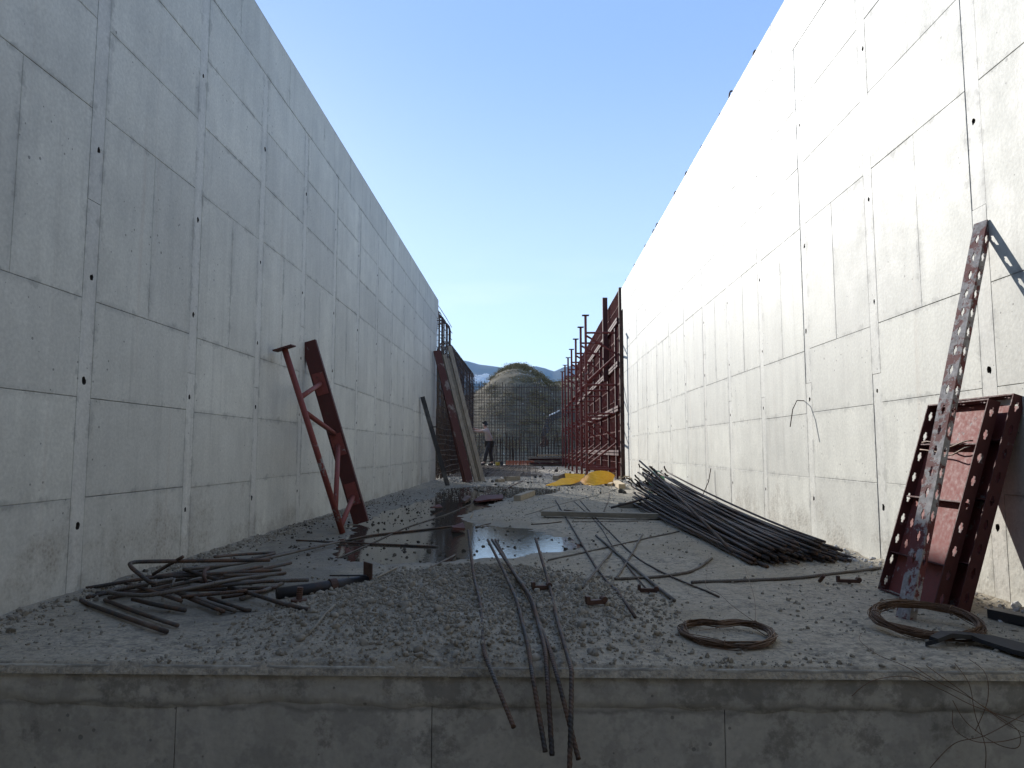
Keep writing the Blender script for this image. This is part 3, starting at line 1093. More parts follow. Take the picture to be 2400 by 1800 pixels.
def left_cage(label, y0, y1, top, spacing, hsp, seed):
    rr = random.Random(seed)
    root = thing('rebar_cage', (-2.3, (y0 + y1) / 2, 0), label, 'rebar cage', 'rebar cages rising where the walls will go on')
    mv, mh = MB(), MB()
    y = y0
    while y < y1:
        dx = rr.uniform(-0.02, 0.02)
        u_bar(mv, (-2.04 + dx, y + rr.uniform(-.02, .02), 0), (-2.42 + dx, y + rr.uniform(-.02, .02), 0), top + rr.uniform(-0.03, 0.03), 0.0078)
        if rr.random() < 0.8:
            mv.tube([(-2.23 + dx, y + spacing * .4, -.02), (-2.23 + dx * 1.5, y + spacing * .5, 1.45 + rr.uniform(-.3, .3))], 0.009, 5, caps=False)
        y += spacing * rr.uniform(0.8, 1.2)
    z = 0.12
    while z < top - 0.02:
        for x in ((-2.02, -2.21, -2.44) if z < 1.5 else (-2.02, -2.44)):
            e0, e1 = y0 - 0.1, y1 + (rr.uniform(0.1, 0.35) if x > -2.2 and rr.random() < 0.5 else 0.05)
            mh.tube([(x, e0, z + rr.uniform(-.015, .015)), (x + rr.uniform(-.01, .01), (e0 + e1) / 2, z + rr.uniform(-.02, .02)), (x + rr.uniform(-.01, .01), e1, z + rr.uniform(-.03, .02))], 0.008, 5)
        z += hsp * (rr.uniform(0.7, 1.0) if z < 1.6 else rr.uniform(0.9, 1.25))
    # cross ties
    mt = MB()
    for k in range(int((y1 - y0) * 6)):
        yy, zz = rr.uniform(y0, y1), rr.uniform(0.3, top - 0.2)
        mt.tube([(-2.0, yy, zz), (-2.46, yy + rr.uniform(-.1, .1), zz)], 0.005, 4)
    for nm, m in (('vertical_bars', mv), ('horizontal_bars', mh), ('cross_ties', mt)):
        tag(m.build(nm, M['rebar'], root, smooth=False), kind='stuff')
    return root
left_cage('taller rebar cage standing against the end of the shaded wall, hairpin tops curved over', 15.72, 18.35, 3.87, 0.095, 0.15, 1)
left_cage('long lower rebar cage running back behind the leaning planks to the worker', 18.5, 26.2, 3.47, 0.085, 0.14, 2)

root = thing('rebar_cage', (1.0, 31.2, 0), 'wide rebar cage crossing the far end in front of the dry hill', 'rebar cage', 'rebar cages rising where the walls will go on')
mv, mh, ms = MB(), MB(), MB()
x = -2.6
while x < 5.6:
    yb = 31.0 + rnd.uniform(-.03, .03)
    tp = 3.62 - 0.035 * (x + 2.6) + rnd.uniform(-0.06, 0.06)
    u_bar(mv, (x, yb, 0), (x + rnd.uniform(-.02, .02), yb + 0.4, 0), tp, 0.0105)
    x += 0.115 * rnd.uniform(0.75, 1.25)
z = 0.15
while z < 3.5:
    for yb in (30.98, 31.42):
        mh.tube([(-2.7, yb, z + rnd.uniform(-.03, .03)), (0, yb, z + rnd.uniform(-.03, .03)), (2.5, yb, z + rnd.uniform(-.03, .03)), (5.7, yb, z + rnd.uniform(-.03, .03))], 0.009, 5)
    z += 0.135 * rnd.uniform(0.85, 1.15)
x = -2.5
while x < 5.6:
    for yb in (30.94, 31.46):
        ms.tube([(x + rnd.uniform(-.05, .05), yb, -0.02), (x + rnd.uniform(-.05, .05), yb + rnd.uniform(-.03, .03), 1.3 + rnd.uniform(-.25, .2))], 0.014, 5)
    x += 0.15 * rnd.uniform(0.7, 1.3)
for nm, m in (('vertical_bars', mv), ('horizontal_bars', mh), ('starter_bars', ms)):
    tag(m.build(nm, M['rebar'], root), kind='stuff')
# mesh of bars laid on the rough slab in front of the worker
mm = MB()
for k in range(42):
    y = 16.8 + k * 0.3 + rnd.uniform(-.06, .06)
    mm.tube([(-1.95, y, 0.035), (0.2 + rnd.uniform(-.2, .2), y + rnd.uniform(-.1, .1), 0.04)], 0.004, 5)
for k in range(14):
    x = -1.9 + k * 0.15
    mm.tube([(x, 16.8, 0.05), (x + rnd.uniform(-.03, .03), 29, 0.05)], 0.004, 5)
o = mm.build('rebar_mat', M['rebar'])
tag(o, 'flat grid of thin rebar lying on the gravelly slab before the worker', 'rebar mat')

# ------------------------------------------------------------------ perforated steel plate
def slot(cx, cy, s=1.0):
    pts = []
    for x, y in ((-.0042, -.021), (.0042, -.021), (.0052, -.010), (.0085, -.006), (.0085, .006), (.0052, .010), (.0042, .021), (-.0042, .021), (-.0052, .010), (-.0085, .006), (-.0085, -.006), (-.0052, -.010)):
        pts.append((cx + x * s, cy + y * s))
    return pts

def perforated(mb, w, L, slots, th, mtx, m=0):
    """rectangle w x L in the local x,y plane with slots cut through, thickness th along z"""
    outer = [(0, 0), (w, 0), (w, L), (0, L)]
    loops = [outer] + slots
    flat = [p for l in loops for p in l]
    tris = tessellate_polygon([[Vector((x, y, 0)) for x, y in l] for l in loops])
    o = len(mb.v)
    for z in (0.0, th):
        for x, y in flat:
            mb.v.append(mtx @ Vector((x, y, z)))
    n = len(flat)
    for a, b, c in tris:
        mb.face((o + a, o + b, o + c), None, m)
        mb.face((o + n + a, o + n + c, o + n + b), None, m)
    k = 0
    for l in loops:
        for i in range(len(l)):
            j = (i + 1) % len(l)
            mb.face((o + k + i, o + k + j, o + n + k + j, o + n + k + i), None, m)
        k += len(l)

def frame_mtx(o, x, y, z):
    return Matrix(((x[0], y[0], z[0], o[0]), (x[1], y[1], z[1], o[1]), (x[2], y[2], z[2], o[2]), (0, 0, 0, 1)))

# tall perforated angle leaning on the sunlit wall
ab = on_floor(2117, 1450)
at_ = on_x(2300, 521, WX - 0.012)
ax_ = (at_ - ab)
AL = ax_.length
ay = ax_.normalized()
side_dir = Vector((0.35, -1.0, 0.0))
side_dir = (side_dir - ay * side_dir.dot(ay)).normalized()
az = side_dir.cross(ay).normalized()
root = thing('steel_angle', ab, 'tall worn perforated steel angle leaning on the sunlit wall, its foot in the wire coil', 'steel angle')
mb = MB()
wA = 0.064
pitch = AL / 19.6
perforated(mb, wA, AL, [slot(wA * 0.48, pitch * (0.65 + k)) for k in range(19)], 0.005, frame_mtx(ab - side_dir * wA / 2, side_dir, ay, az))
mb.build('slotted_face', M['red_worn'], root)
mb = MB()
o2 = ab + side_dir * (wA / 2 - 0.005)
perforated(mb, 0.034, AL, [slot(0.017, pitch * (0.65 + k)) for k in range(19)], 0.005, frame_mtx(o2 - az * 0.0345, az, ay, -side_dir))
mb.build('side_flange', M['red_worn'], root)

# steel formwork panels (near pair)
def steel_panel(root, o, ex, ey, ez, w, h, depth, rib_at, mat=None, wire=False):
    """plate in the plane ex, ey; frame stands out along ez"""
    mat = mat or M['red_dark']
    mb = MB()
    perforated(mb, w - 0.012, h - 0.012, [], 0.004, frame_mtx(o + ex * 0.006 + ey * 0.006, ex, ey, ez))
    mb.build('face_plate', M['red'], root)
    k = int(h / 0.098)
    sl = [slot(depth * 0.52, h / k * (0.5 + i)) for i in range(k)]
    mb = MB(); perforated(mb, depth, h, sl, 0.006, frame_mtx(o, ez, ey, ex)); mb.build('side_flange', mat, root)
    mb = MB(); perforated(mb, depth, h, sl, 0.006, frame_mtx(o + ex * (w - 0.006), ez, ey, ex)); mb.build('side_flange', mat, root)
    kk = max(2, int(w / 0.12))
    s2 = [slot(depth * 0.52, (w - 0.014) / kk * (0.5 + i)) for i in range(kk)]
    for t in (0.0, h - 0.006):
        mb = MB(); perforated(mb, depth - 0.001, w - 0.014, s2, 0.006, frame_mtx(o + ex * 0.007 + ey * (t + 0.0005), ez, ex, ey)); mb.build('end_flange', mat, root)
    for t in rib_at:
        mb = MB(); perforated(mb, depth - 0.012, w - 0.014, [], 0.006, frame_mtx(o + ex * 0.007 + ey * t + ez * 0.0045, ez, ex, ey)); mb.build('rib', mat, root)
    if wire:
        mb = MB()
        pts = [o + ex * (w * t) + ey * (h - 0.20 + 0.016 * math.sin(t * 9)) + ez * 0.05 for t in [i / 12 for i in range(1, 12)]]
        mb.tube(pts, 0.0035, 6)
        pts = [p - ey * (0.035 + 0.008 * math.sin(i * 1.1)) for i, p in enumerate(pts)]
        mb.tube(pts, 0.0035, 6)
        mb.build('tie_wire', M['wire'], root, smooth=True)

bl = Vector((1.625, on_x(2057, 1383, 1.625).y, 0.004))
br = Vector((1.640, on_x(2186, 1412, 1.640).y, 0.004))
tl = on_x(2163, 950, 1.905)
ex = (br - bl); pw_ = ex.length; ex.normalize()
ey = (tl - bl); ey = (ey - ex * ey.dot(ex)); ph_ = ey.length; ey.normalize()
ez = ey.cross(ex).normalized()
if ez.x > 0:
    ez = -ez
root = thing('formwork_panel', bl, 'dark red slotted steel formwork panel in front, propped on another behind the tall angle', 'formwork panel', 'steel formwork panels leaning on the sunlit wall')
PD = 0.052
steel_panel(root, bl - ez * PD, ex, ey, ez, pw_, ph_, PD, [ph_ * 0.20, ph_ * 0.50, ph_ * 0.78], wire=True)
o2 = bl + ex * 0.062 - ez * (PD * 2 + 0.014)
o2.z = 0.004
root = thing('formwork_panel', o2, 'dark red slotted steel formwork panel nearest the sunlit wall, its side flange beside the shadow', 'formwork panel', 'steel formwork panels leaning on the sunlit wall')
steel_panel(root, o2, ex, ey, ez, pw_ * 1.0, ph_ * 1.0, PD, [ph_ * 0.20, ph_ * 0.50, ph_ * 0.78])

# ------------------------------------------------------------------ far formwork: wall of red panels with brace frames
FX, FY0, FY1 = 2.05, 15.8, 31.0
root = thing('formwork_wall', (FX, FY0, 0), 'long wall of assembled red steel formwork panels continuing the sunlit wall', 'formwork wall')
def far_panel_mesh(w, h):
    mb = MB()
    mb.box((0, w / 2, h / 2), (0.004, w - 0.004, h - 0.004))
    d = 0.065
    for y in (0.004, w - 0.004, w * 0.5):
        mb.box((-d / 2 - 0.0025, y, h / 2), (d, 0.006 if y != w * .5 else 0.008, h - 0.008))
    for z in (0.006, h - 0.006, h * 0.34, h * 0.67):
        mb.box((-d / 2 - 0.003, w * 0.25 + 0.003, z), (d - 0.003, w * 0.5 - 0.014, 0.006))
        mb.box((-d / 2 - 0.003, w * 0.75 - 0.003, z), (d - 0.003, w * 0.5 - 0.014, 0.006))
    return mb.mesh('far_panel', M['red'])
pm = far_panel_mesh(0.5, 1.045)
k = 0
ny_ = int((FY1 - FY0) / 0.5)
for i in range(ny_):
    for j in range(4):
        o = bpy.data.objects.new('panel', pm)
        col.objects.link(o)
        o.parent = root
        o.location = (rnd.uniform(-.004, .004), i * 0.5, 0.02 + j * 1.05)
for j in range(4):
    mb = MB()
    z = 0.55 + j * 0.98
    for dz in (0, 0.07):
        mb.box((FX - 0.095, (FY0 + FY1) / 2, z + dz), (0.05, FY1 - FY0, 0.05))
    mb.build('waler', M['red_dark'], root)
mb = MB()
mb.box((FX - 0.01, FY0 - 0.06, 2.12), (0.13, 0.09, 4.24))
mb.build('edge_post', M['rust'], root)
# a filler plank standing higher than the rest
mb = MB()
mb.box((FX - 0.22, FY0 + 2.0, 3.4), (0.006, 0.12, 2.1))
for s_ in (-1, 1):
    mb.box((FX - 0.16, FY0 + 2.0 + s_ * 0.057, 3.4), (0.112, 0.006, 2.1))
for i in range(4):
    mb.box((FX - 0.16, FY0 + 2.0, 2.6 + i * 0.55), (0.10, 0.10, 0.008))
mb.build('high_filler', M['red_dark'], root)

def brace_frame(name_mat, P, z_marks, plate, wide=0.03):
    """P(s, t): s along the height 0..1, t across 0 (tube) .. 1 (channel)"""

def standing_frame(label=None):
    root = thing('brace_frame', (0, 0, 0), 'upright red tubular brace frame the far formwork wall', 'brace frame', 'brace frames in a row along the far formwork wall', rot=(0, 0, 0))
    A, B, H = 0.0, 0.66, 3.73
    r = 0.024
    up = Vector((0, 1, 0))
    MB().tube([(A, 0, 0.0), (A, 0, H)], 0.03, 10).build('post', M['red'], root, smooth=False)
    MB().box((A, 0, H + 0.006), (0.16, 0.16, 0.012)).build('top_plate', M['red_dark'], root)
    MB().box((A, 0, 0.006), (0.14, 0.14, 0.012)).build('base_plate', M['red_dark'], root)
    mb = MB()
    mb.box((B, 0, H / 2 - 0.15), (0.008, 0.10, H - 0.3))
    for s in (-1, 1):
        mb.box((B + 0.025, s * 0.047, H / 2 - 0.15), (0.042, 0.006, H - 0.3))
    mb.build('channel', M['red_dark'], root)
    for z in (0.22, 1.47, 2.13, 3.33):
        MB().tube([(A + .03, 0, z), (B - .004, 0, z)], r, 8).build('strut', M['red'], root)
    for (a, b) in (((A + .02, 0.30), (B, 0.80)), ((B, 0.90), (A + .02, 1.40)), ((A + .02, 2.20), (B, 2.78)), ((B, 2.86), (A + .02, 3.26))):
        MB().tube([(a[0], 0, a[1]), (b[0], 0, b[1])], r, 8).build('diagonal', M['red'], root)
    MB().box((A, 0, 1.86), (0.12, 0.12, 0.02)).build('splice_plate', M['red_dark'], root)
    return root

def copy_tree(o, parent=None):
    c = o.copy()
    col.objects.link(c)
    if parent is not None:
        c.parent = parent
    for ch in [x for x in o.children]:
        copy_tree(ch, c)
    return c
f0 = standing_frame()
fy = [16.35, 17.95, 19.9, 21.95, 23.95, 26.1, 28.3]
places = ['nearest', 'second', 'third', 'fourth', 'fifth', 'sixth', 'farthest']
for i, y in enumerate(fy):
    o = f0 if i == 0 else copy_tree(f0)
    o.location = (1.285, y, 0)
    o['label'] = 'upright red tubular brace frame in the far row, %s to the yellow sheet' % places[i] if i == 0 else 'upright red tubular brace frame in the far row, %s from the yellow sheet' % places[i]
# long diagonal bracing tubes tying the frames together
for i, (a, b) in enumerate((((1.5, 16.4, 2.75), (1.5, 21.9, 2.0)), ((1.45, 16.4, 1.5), (1.45, 23.9, 1.9)), ((1.6, 17.9, 0.3), (1.6, 26.0, 0.3)))):
    pass

# leaning brace frame on the shaded wall
tb, tt = on_floor(803, 1250), on_x(667, 818, -WX + 0.10)
cb, ct = on_floor(846, 1226), on_x(722, 800, -WX + 0.03)
root = thing('brace_frame', tb, 'short red brace frame of tubes and channel leaning on the shaded wall', 'brace frame')
up_ = (tt - tb).normalized()
MB().tube([tb, tt], 0.0235, 14).build('post', M['red'], root, smooth=True)
across = (cb - tb); across = (across - up_ * across.dot(up_)).normalized()
nrm = up_.cross(across).normalized()
rot = Matrix((across, nrm, up_)).transposed()
MB().box(tt + up_ * 0.006, (0.15, 0.15, 0.010), rot).build('top_plate', M['red_dark'], root)
cu = (ct - cb).normalized()
CL = (ct - cb).length
nn = cu.cross(across).normalized()
cac = nn.cross(cu).normalized()
crot = Matrix((cac, nn, cu)).transposed()
mb = MB()
mid = (cb + ct) / 2
mb.box(mid, (0.008, 0.132, CL), crot)
for s in (-1, 1):
    mb.box(mid + cac * 0.028 + nn * s * 0.063, (0.047, 0.006, CL), crot)
mb.build('channel', M['red_dark'], root)
def onpost(s): return tb.lerp(tt, s)
def onch(s): return cb.lerp(ct, s) - cac * 0.004
for nm, a, b in (('strut', onpost(0.735), onch(0.765)), ('diagonal', onpost(0.66), onch(0.49)), ('diagonal', onch(0.425), onpost(0.125)), ('strut', onpost(0.035), onch(0.145))):
    MB().tube([a, b], 0.0205, 12).build(nm, M['red'], root, smooth=True)
for s in (0.765, 0.43, 0.16):
    mb = MB()
    mb.box(onch(s) - cac * 0.006, (0.008, 0.10, 0.20), crot)
    mb.build('gusset', M['red'], root)

# ------------------------------------------------------------------ planks and boards leaning at the end of the shaded wall
def leaning_board(name, base, top, w, t, face, mat, label, cat, group=None):
    d = (top - base).normalized()
    f = (face - d * face.dot(d)).normalized()
    x = d.cross(f).normalized()
    rot = Matrix((x, f, d)).transposed()
    mb = MB().box((base + top) / 2, (w, t, (top - base).length), rot)
    o = mb.build(name, mat, org=base.copy())
    return tag(o, label, cat, group)
fc = Vector((0.45, -1, 0.25))
G = 'boards leaning in a bundle at the end of the shaded wall'
def lb(nm, ub, vb, ut, xt, zt, w, t, mat, label, yoff):
    base = on_floor(ub, vb, 0.0)
    base.y += yoff
    top = Vector((xt, base.y + 0.35, zt))
    return leaning_board(nm, base, top, w, t, fc, mat, label, 'board', G)
lb('board', 1090, 1130, 0, -1.97, 2.70, 0.09, 0.06, M['red_dark'], 'dark narrow red board, first in the leaning bundle and closest to the dark prop', 0.05)
lb('board', 1101, 1131, 0, -1.93, 2.70, 0.15, 0.04, M['red_board'], 'wide red board scraped pale in patches, in the leaning bundle', -0.05)
lb('board', 1116, 1130, 0, -1.82, 2.66, 0.08, 0.05, M['wood_upright'], 'narrow brown board beside the scraped red one in the leaning bundle', 0.10)
lb('board', 1124, 1129, 0, -1.78, 2.62, 0.06, 0.06, M['wood_grey'], 'dark grey board sunk between its neighbours in the leaning bundle', 0.25)
lb('board', 1132, 1129, 0, -1.72, 2.86, 0.085, 0.05, M['wood_upright'], 'pale timber board standing highest in the leaning bundle', 0.02)
pb, pt = on_floor(1049, 1138), on_x(990, 930, -WX + 0.05)
root = thing('steel_prop', pb, 'black square steel prop leaning on the shaded wall beside the board bundle', 'steel prop')
MB().beam(pb, pt, 0.085, 0.07).build('shaft', M['black_steel'], root)
q_ = pb.lerp(pt, 0.66)
MB().box(q_ + Vector((0.07, -0.02, 0)), (0.10, 0.03, 0.02)).build('bracket', M['black_steel'], root)

# ------------------------------------------------------------------ rebar pile by the sunlit wall
NEAR = [on_floor(1745, 1335), on_floor(2005, 1322)]
FARP = [on_floor(1450, 1190), on_floor(1575, 1150)]
GP = 'bars of the rebar pile by the sunlit wall'
LP = 'long dark reinforcing bar lying in the rebar pile by the sunlit wall'
bars = []
nbar = 112
for i in range(nbar):
    layer = 0 if i < 32 else (1 if i < 60 else (2 if i < 83 else (3 if i < 100 else 4)))
    cnt = (32, 28, 23, 17, 12)[layer]
    idx = i - (0, 32, 60, 83, 100)[layer]
    t = (idx + 0.5) / cnt
    inset = layer * 0.028
    xn = 1.235 + inset + t * (0.69 - inset * 2) + rnd.uniform(-.01, .01)
    yn = 4.18 + rnd.uniform(-0.18, 0.32) + (0.30 * t)
    if idx == 0:
        yn = 4.15
    xf = 1.10 + inset * 1.5 + ((t * 0.8 + rnd.random() * 0.2)) * (0.62 - inset * 2.5)
    yf = 8.55 + rnd.uniform(-0.45, 0.35)
    rr = rnd.choice((0.0085, 0.0095, 0.0095, 0.0105))
    zn = 0.012 + layer * 0.020 + rnd.uniform(0, .004)
    zf = 0.03 + layer * 0.085 + rnd.uniform(-.015, .035)
    pts = []
    for k in range(9):
        s = k / 8
        z = zn + (zf - zn) * s ** 1.35
        sag = 0.012 * math.sin(math.pi * s) * rnd.uniform(0.5, 1)
        pts.append(Vector((xn + (xf - xn) * s + 0.03 * math.sin(math.pi * s) * math.sin(i * 1.7), yn + (yf - yn) * s, max(rr, z + sag * 0))))
    hook = rnd.random()
    if layer >= 2 and hook < 0.5:
        e = pts[-1]
        for k in range(1, 5):
            a = k / 4 * math.pi * rnd.uniform(0.6, 0.9)
            pts.append(e + Vector((-0.05 * (1 - math.cos(a)) * rnd.uniform(.4, 1.2), 0.06 * math.sin(a), 0.055 * (1 - math.cos(a)) * 0.8)))
    o = MB().tube(pts, rr, 8).build('rebar', M['rebar'], org=pts[0].copy(), smooth=True)
    lab = LP
    if len(pts) > 9:
        lab = 'dark reinforcing bar with a hooked far end, high in the rebar pile'
    elif idx == 0 and layer == 0:
        lab = 'outermost bar of the rebar pile, along its edge towards the bare slab'
    elif idx == cnt - 1 and layer == 0:
        lab = 'bar of the rebar pile lying tight along the foot of the sunlit wall'
    elif layer == 4:
        lab = 'dark reinforcing bar on the very top of the rebar pile by the sunlit wall'
    tag(o, lab, 'rebar', GP)
def rebar(pts, r, label, mat='rebar', group=None, ribs=0.0, n=8, name='rebar', cat='rebar'):
    o = MB().tube(pts, r, n, ribs=ribs).build(name, M[mat], org=Vector(pts[0]), smooth=True)
    return tag(o, label, cat, group)
def lift(p, z):
    return Vector((p.x, p.y, floor_z(p.x, p.y) + z))
# two bars straying out of the pile
pa = on_y(1499, 1080, 8.4); pb_ = on_floor(1716, 1292, 0.12)
rebar([pa, pa.lerp(pb_, .5) + Vector((0, 0, .02)), pb_], 0.010, 'thin bar crossing on top of the rebar pile, its far end sticking up highest')
p = on_y(1535, 1126, 8.7)
rebar([p + Vector((0, 0.05, -0.12)), on_y(1551, 1102, 8.75)], 0.011, 'short bar end poking up behind the rebar pile')
p0 = on_floor(1432, 1190, 0.03)
rebar([p0, p0 + Vector((0.42, 0.10, 0.10))], 0.012, 'single bar end jutting out of the far foot of the rebar pile')
# timber bearer under the pile's far end
o = MB().beam((1.0, 8.2, 0.03), (1.8, 8.25, 0.03), 0.08, 0.055).build('bearer', M['wood_grey'], org=Vector((1.4, 8.2, 0)))
tag(o, 'dark timber bearer under the far end of the rebar pile', 'timber')
# wires and bar stubs on the sunlit wall
h0 = on_x(1884, 940, WX - 0.004)
rebar([h0 + Vector((0.03, 0, 0)), h0 + Vector((-0.05, 0, 0.005)), h0 + Vector((-0.085, -0.005, -0.06)), h0 + Vector((-0.11, -0.01, -0.19))], 0.0036, 'bent tie rod hooked in a tie hole of the sunlit wall', 'rust', name='tie_rod', cat='tie rod')
q0 = on_x(1666, 1098, WX - 0.03)
q1 = on_y(1645, 1165, q0.y + 0.1)
rebar([q1 + Vector((0, 0, -0.12)), q1, q0.lerp(q1, 0.45) + Vector((0.02, 0, 0)), q0], 0.005, 'bent thin bar rising behind the rebar pile to touch the sunlit wall', 'rust', name='bent_bar')

# green plastic dome behind the pile
c = Vector((1.63, 9.35, 0))
mb = MB()
rings = [(0.085, 0.0), (0.105, 0.05), (0.11, 0.22), (0.10, 0.31), (0.07, 0.365), (0.03, 0.385)]
nseg = 14
for r_, z_ in rings:
    for k in range(nseg):
        a = 2 * math.pi * k / nseg
        mb.v.append(c + Vector((r_ * math.cos(a), r_ * math.sin(a), z_)))
for i in range(len(rings) - 1):
    for k in range(nseg):
        mb.face((i * nseg + k, i * nseg + (k + 1) % nseg, (i + 1) * nseg + (k + 1) % nseg, (i + 1) * nseg + k))
mb.face([k for k in reversed(range(nseg))]); mb.face([(len(rings) - 1) * nseg + k for k in range(nseg)])
o = mb.build('plastic_jug', M['green'], org=c, smooth=True)
tag(o, 'rounded green plastic top showing behind the far end of the rebar pile', 'jug')

# ------------------------------------------------------------------ the five bent bars hanging over the front edge
def hang(tip, mids, edge_uv, drops, r, label):
    """tip raised over the rubble, lying to the edge, bent down over it"""
    e = on_floor(*edge_uv, 0.03)
    pts = [on_y(*tip[:2], tip[2])]
    n = len(mids)
    for i, (u, v) in enumerate(mids):
        s = (i + 1) / (n + 1)
        y = tip[2] + (e.y - tip[2]) * s ** 0.9
        pts.append(on_y(u, v, y))
    pts.append(e)
    for (u, v, y) in drops:
        pts.append(on_y(u, v, y))
    # keep above the rubble
    for p in pts:
        if p.y > FRONT:
            p.z = max(p.z, floor_z(p.x, p.y) + 0.014)
    fin = []
    for a, b in zip(pts[:-1], pts[1:]):
        for k in range(6):
            fin.append(a.lerp(b, k / 6))
    fin.append(pts[-1])
    sm = [fin[0]] + [(fin[i - 1] + fin[i] * 2 + fin[i + 1]) / 4 for i in range(1, len(fin) - 1)] + [fin[-1]]
    return rebar(sm, r, label, 'rebar', 'bent bars hanging over the front edge of the slab', ribs=0.007, n=8)
hang((1097, 1243, 3.9), [(1110, 1350), (1126, 1460)], (1134, 1527), [(1155, 1581, 2.16), (1204, 1704, 2.02)], 0.0064, 'bent bar over the slab edge kinked outward, leftmost of five beside the rubble')
hang((1143, 1265, 3.95), [(1179, 1335), (1211, 1433)], (1238, 1519), [(1250, 1595, 2.12), (1278, 1762, 2.0)], 0.0064, 'bent bar hanging over the slab edge with a yellowish stain, second of the five')
hang((1153, 1265, 4.0), [(1197, 1331), (1247, 1436)], (1279, 1527), [(1285, 1617, 2.12), (1294, 1771, 2.02)], 0.0067, 'thick bent bar dropping straightest over the slab edge, middle of five')
hang((1161, 1265, 4.1), [(1205, 1345), (1240, 1425)], (1289, 1524), [(1307, 1588, 2.14), (1331, 1682, 2.05), (1356, 1780, 1.98)], 0.0064, 'bent bar hanging over the slab edge that crosses behind its neighbour')
hang((1255, 1262, 3.7), [(1287, 1368), (1305, 1462)], (1337, 1560), [(1340, 1575, 2.10), (1338, 1689, 1.99), (1334, 1830, 1.93)], 0.0064, 'bent bar reaching lowest over the slab edge, rightmost of five')

# ------------------------------------------------------------------ loose bars on the slab
def lay(pts, r, label, mat='rebar', z=None, ribs=0.0, name='rebar', cat='rebar', group='loose bars on the slab'):
    thin = 0.60 if group == 'loose bars on the slab' else 1.0
    r = r * thin
    thin = 1.0
    P = []
    for q in pts:
        p = on_floor(q[0], q[1], q[2] if len(q) > 2 else 0.0)
        if len(q) == 2:
            p.z = max(floor_z(p.x, p.y), WATER_Z) + r * thin
        P.append(p)
    fin = []
    for a, b in zip(P[:-1], P[1:]):
        for k in range(5):
            fin.append(a.lerp(b, k / 5))
    fin.append(P[-1])
    for i in range(2):
        fin = [fin[0]] + [(fin[j - 1] + fin[j] * 2 + fin[j + 1]) / 4 for j in range(1, len(fin) - 1)] + [fin[-1]]
    for p in fin:
        p.z = max(p.z, floor_z(p.x, p.y) + r * 0.8)
    return rebar(fin, r, label, mat, group, ribs=ribs, name=name, cat=cat)
lay([(590, 1316), (700, 1293), (800, 1268), (870, 1253), (990, 1241), (1088, 1229)], 0.011, 'long curved bar running along the puddle edge in front of the red frame')
lay([(792, 1306), (870, 1272), (945, 1236), (1040, 1207), (1095, 1185), (1160, 1148)], 0.007, 'long thin bar curving across the puddle up to the planks', 'rebar_dusty')
lay([(694, 1269), (860, 1273), (1027, 1280)], 0.010, 'straight dark bar half under water in the puddle')
lay([(989, 1366), (1067, 1299)], 0.008, 'short grey bar lying at the near shore of the puddle', 'rebar_dusty')
lay([(873, 1386), (930, 1333)], 0.009, 'short pale stick beside the plate of the black pipe', 'wood_grey', name='stick', cat='stick')
lay([(722, 1516), (784, 1460)], 0.010, 'pale stick lying alone on the rubble near the slab edge', 'wood_grey', name='stick', cat='stick')
lay([(1115, 1234), (1150, 1227)], 0.008, 'short dark bar end at the far shore of the puddle')
lay([(1245, 1230), (1280, 1229), (1316, 1223)], 0.008, 'short wavy bar lying in front of the timber plank')
lay([(1285, 1314), (1400, 1288), (1592, 1247)], 0.009, 'bar lying from the puddle tip towards the rebar pile', 'rebar_dusty')
lay([(1302, 1174), (1352, 1255), (1400, 1338), (1489, 1471)], 0.011, 'long straight bar passing under the timber plank towards the camera')
lay([(1397, 1257), (1513, 1358), (1581, 1417)], 0.013, 'thick dusty bar ending beside the rusty clamp on the rubble', 'rebar_dusty')
lay([(1360, 1175), (1403, 1222), (1489, 1308), (1556, 1345), (1685, 1401)], 0.008, 'long thin bar bent midway, ending farthest towards the wire coil')
lay([(1345, 1176), (1404, 1228), (1440, 1290), (1525, 1398)], 0.007, 'thin curving bar between the two longer ones on the bare slab')
lay([(1506, 1254), (1475, 1310), (1443, 1363)], 0.010, 'pale straight bar crossing over the others between plank and coil', 'rebar_dusty')
lay([(1433, 1295), (1365, 1412)], 0.010, 'pale bar slanting down to the rubble beside the hanging bars', 'rebar_dusty')
lay([(1440, 1363), (1540, 1355), (1625, 1343), (1668, 1312)], 0.0115, 'ribbed dusty bar with its end bent up towards the rebar pile', 'rebar_dusty', ribs=0.008)
lay([(1620, 1367), (1740, 1364), (1864, 1358), (2063, 1336)], 0.0125, 'long ribbed dusty bar lying from the bare slab to the red steel panels', 'rebar_dusty', ribs=0.008)
lay([(1322, 1196), (1378, 1204)], 0.011, 'short dark bar just beyond the timber plank')
lay([(1428, 1156), (1425, 1180), (1411, 1206)], 0.007, 'thin curved bar by the far end of the rebar pile')
lay([(1230, 1208), (1330, 1178), (1440, 1150), (1460, 1140)], 0.005, 'very thin rod stretching past the brown sheet towards the yellow sheet', 'rebar_dusty')
lay([(1340, 1223), (1450, 1223), (1520, 1222)], 0.006, 'thin bar lying along the near side of the timber plank')
lay([(1100, 1142), (1128, 1150), (1140, 1152)], 0.012, 'dark bar end at the foot of the board bundle')
lay([(1180, 1148), (1225, 1128)], 0.014, 'thick bar end resting near the sunlit timber blocks', 'rust')
lay([(1225, 1129), (1280, 1133), (1360, 1136)], 0.006, 'thin rod lying on the sunlit gravel before the yellow sheet', 'rebar')

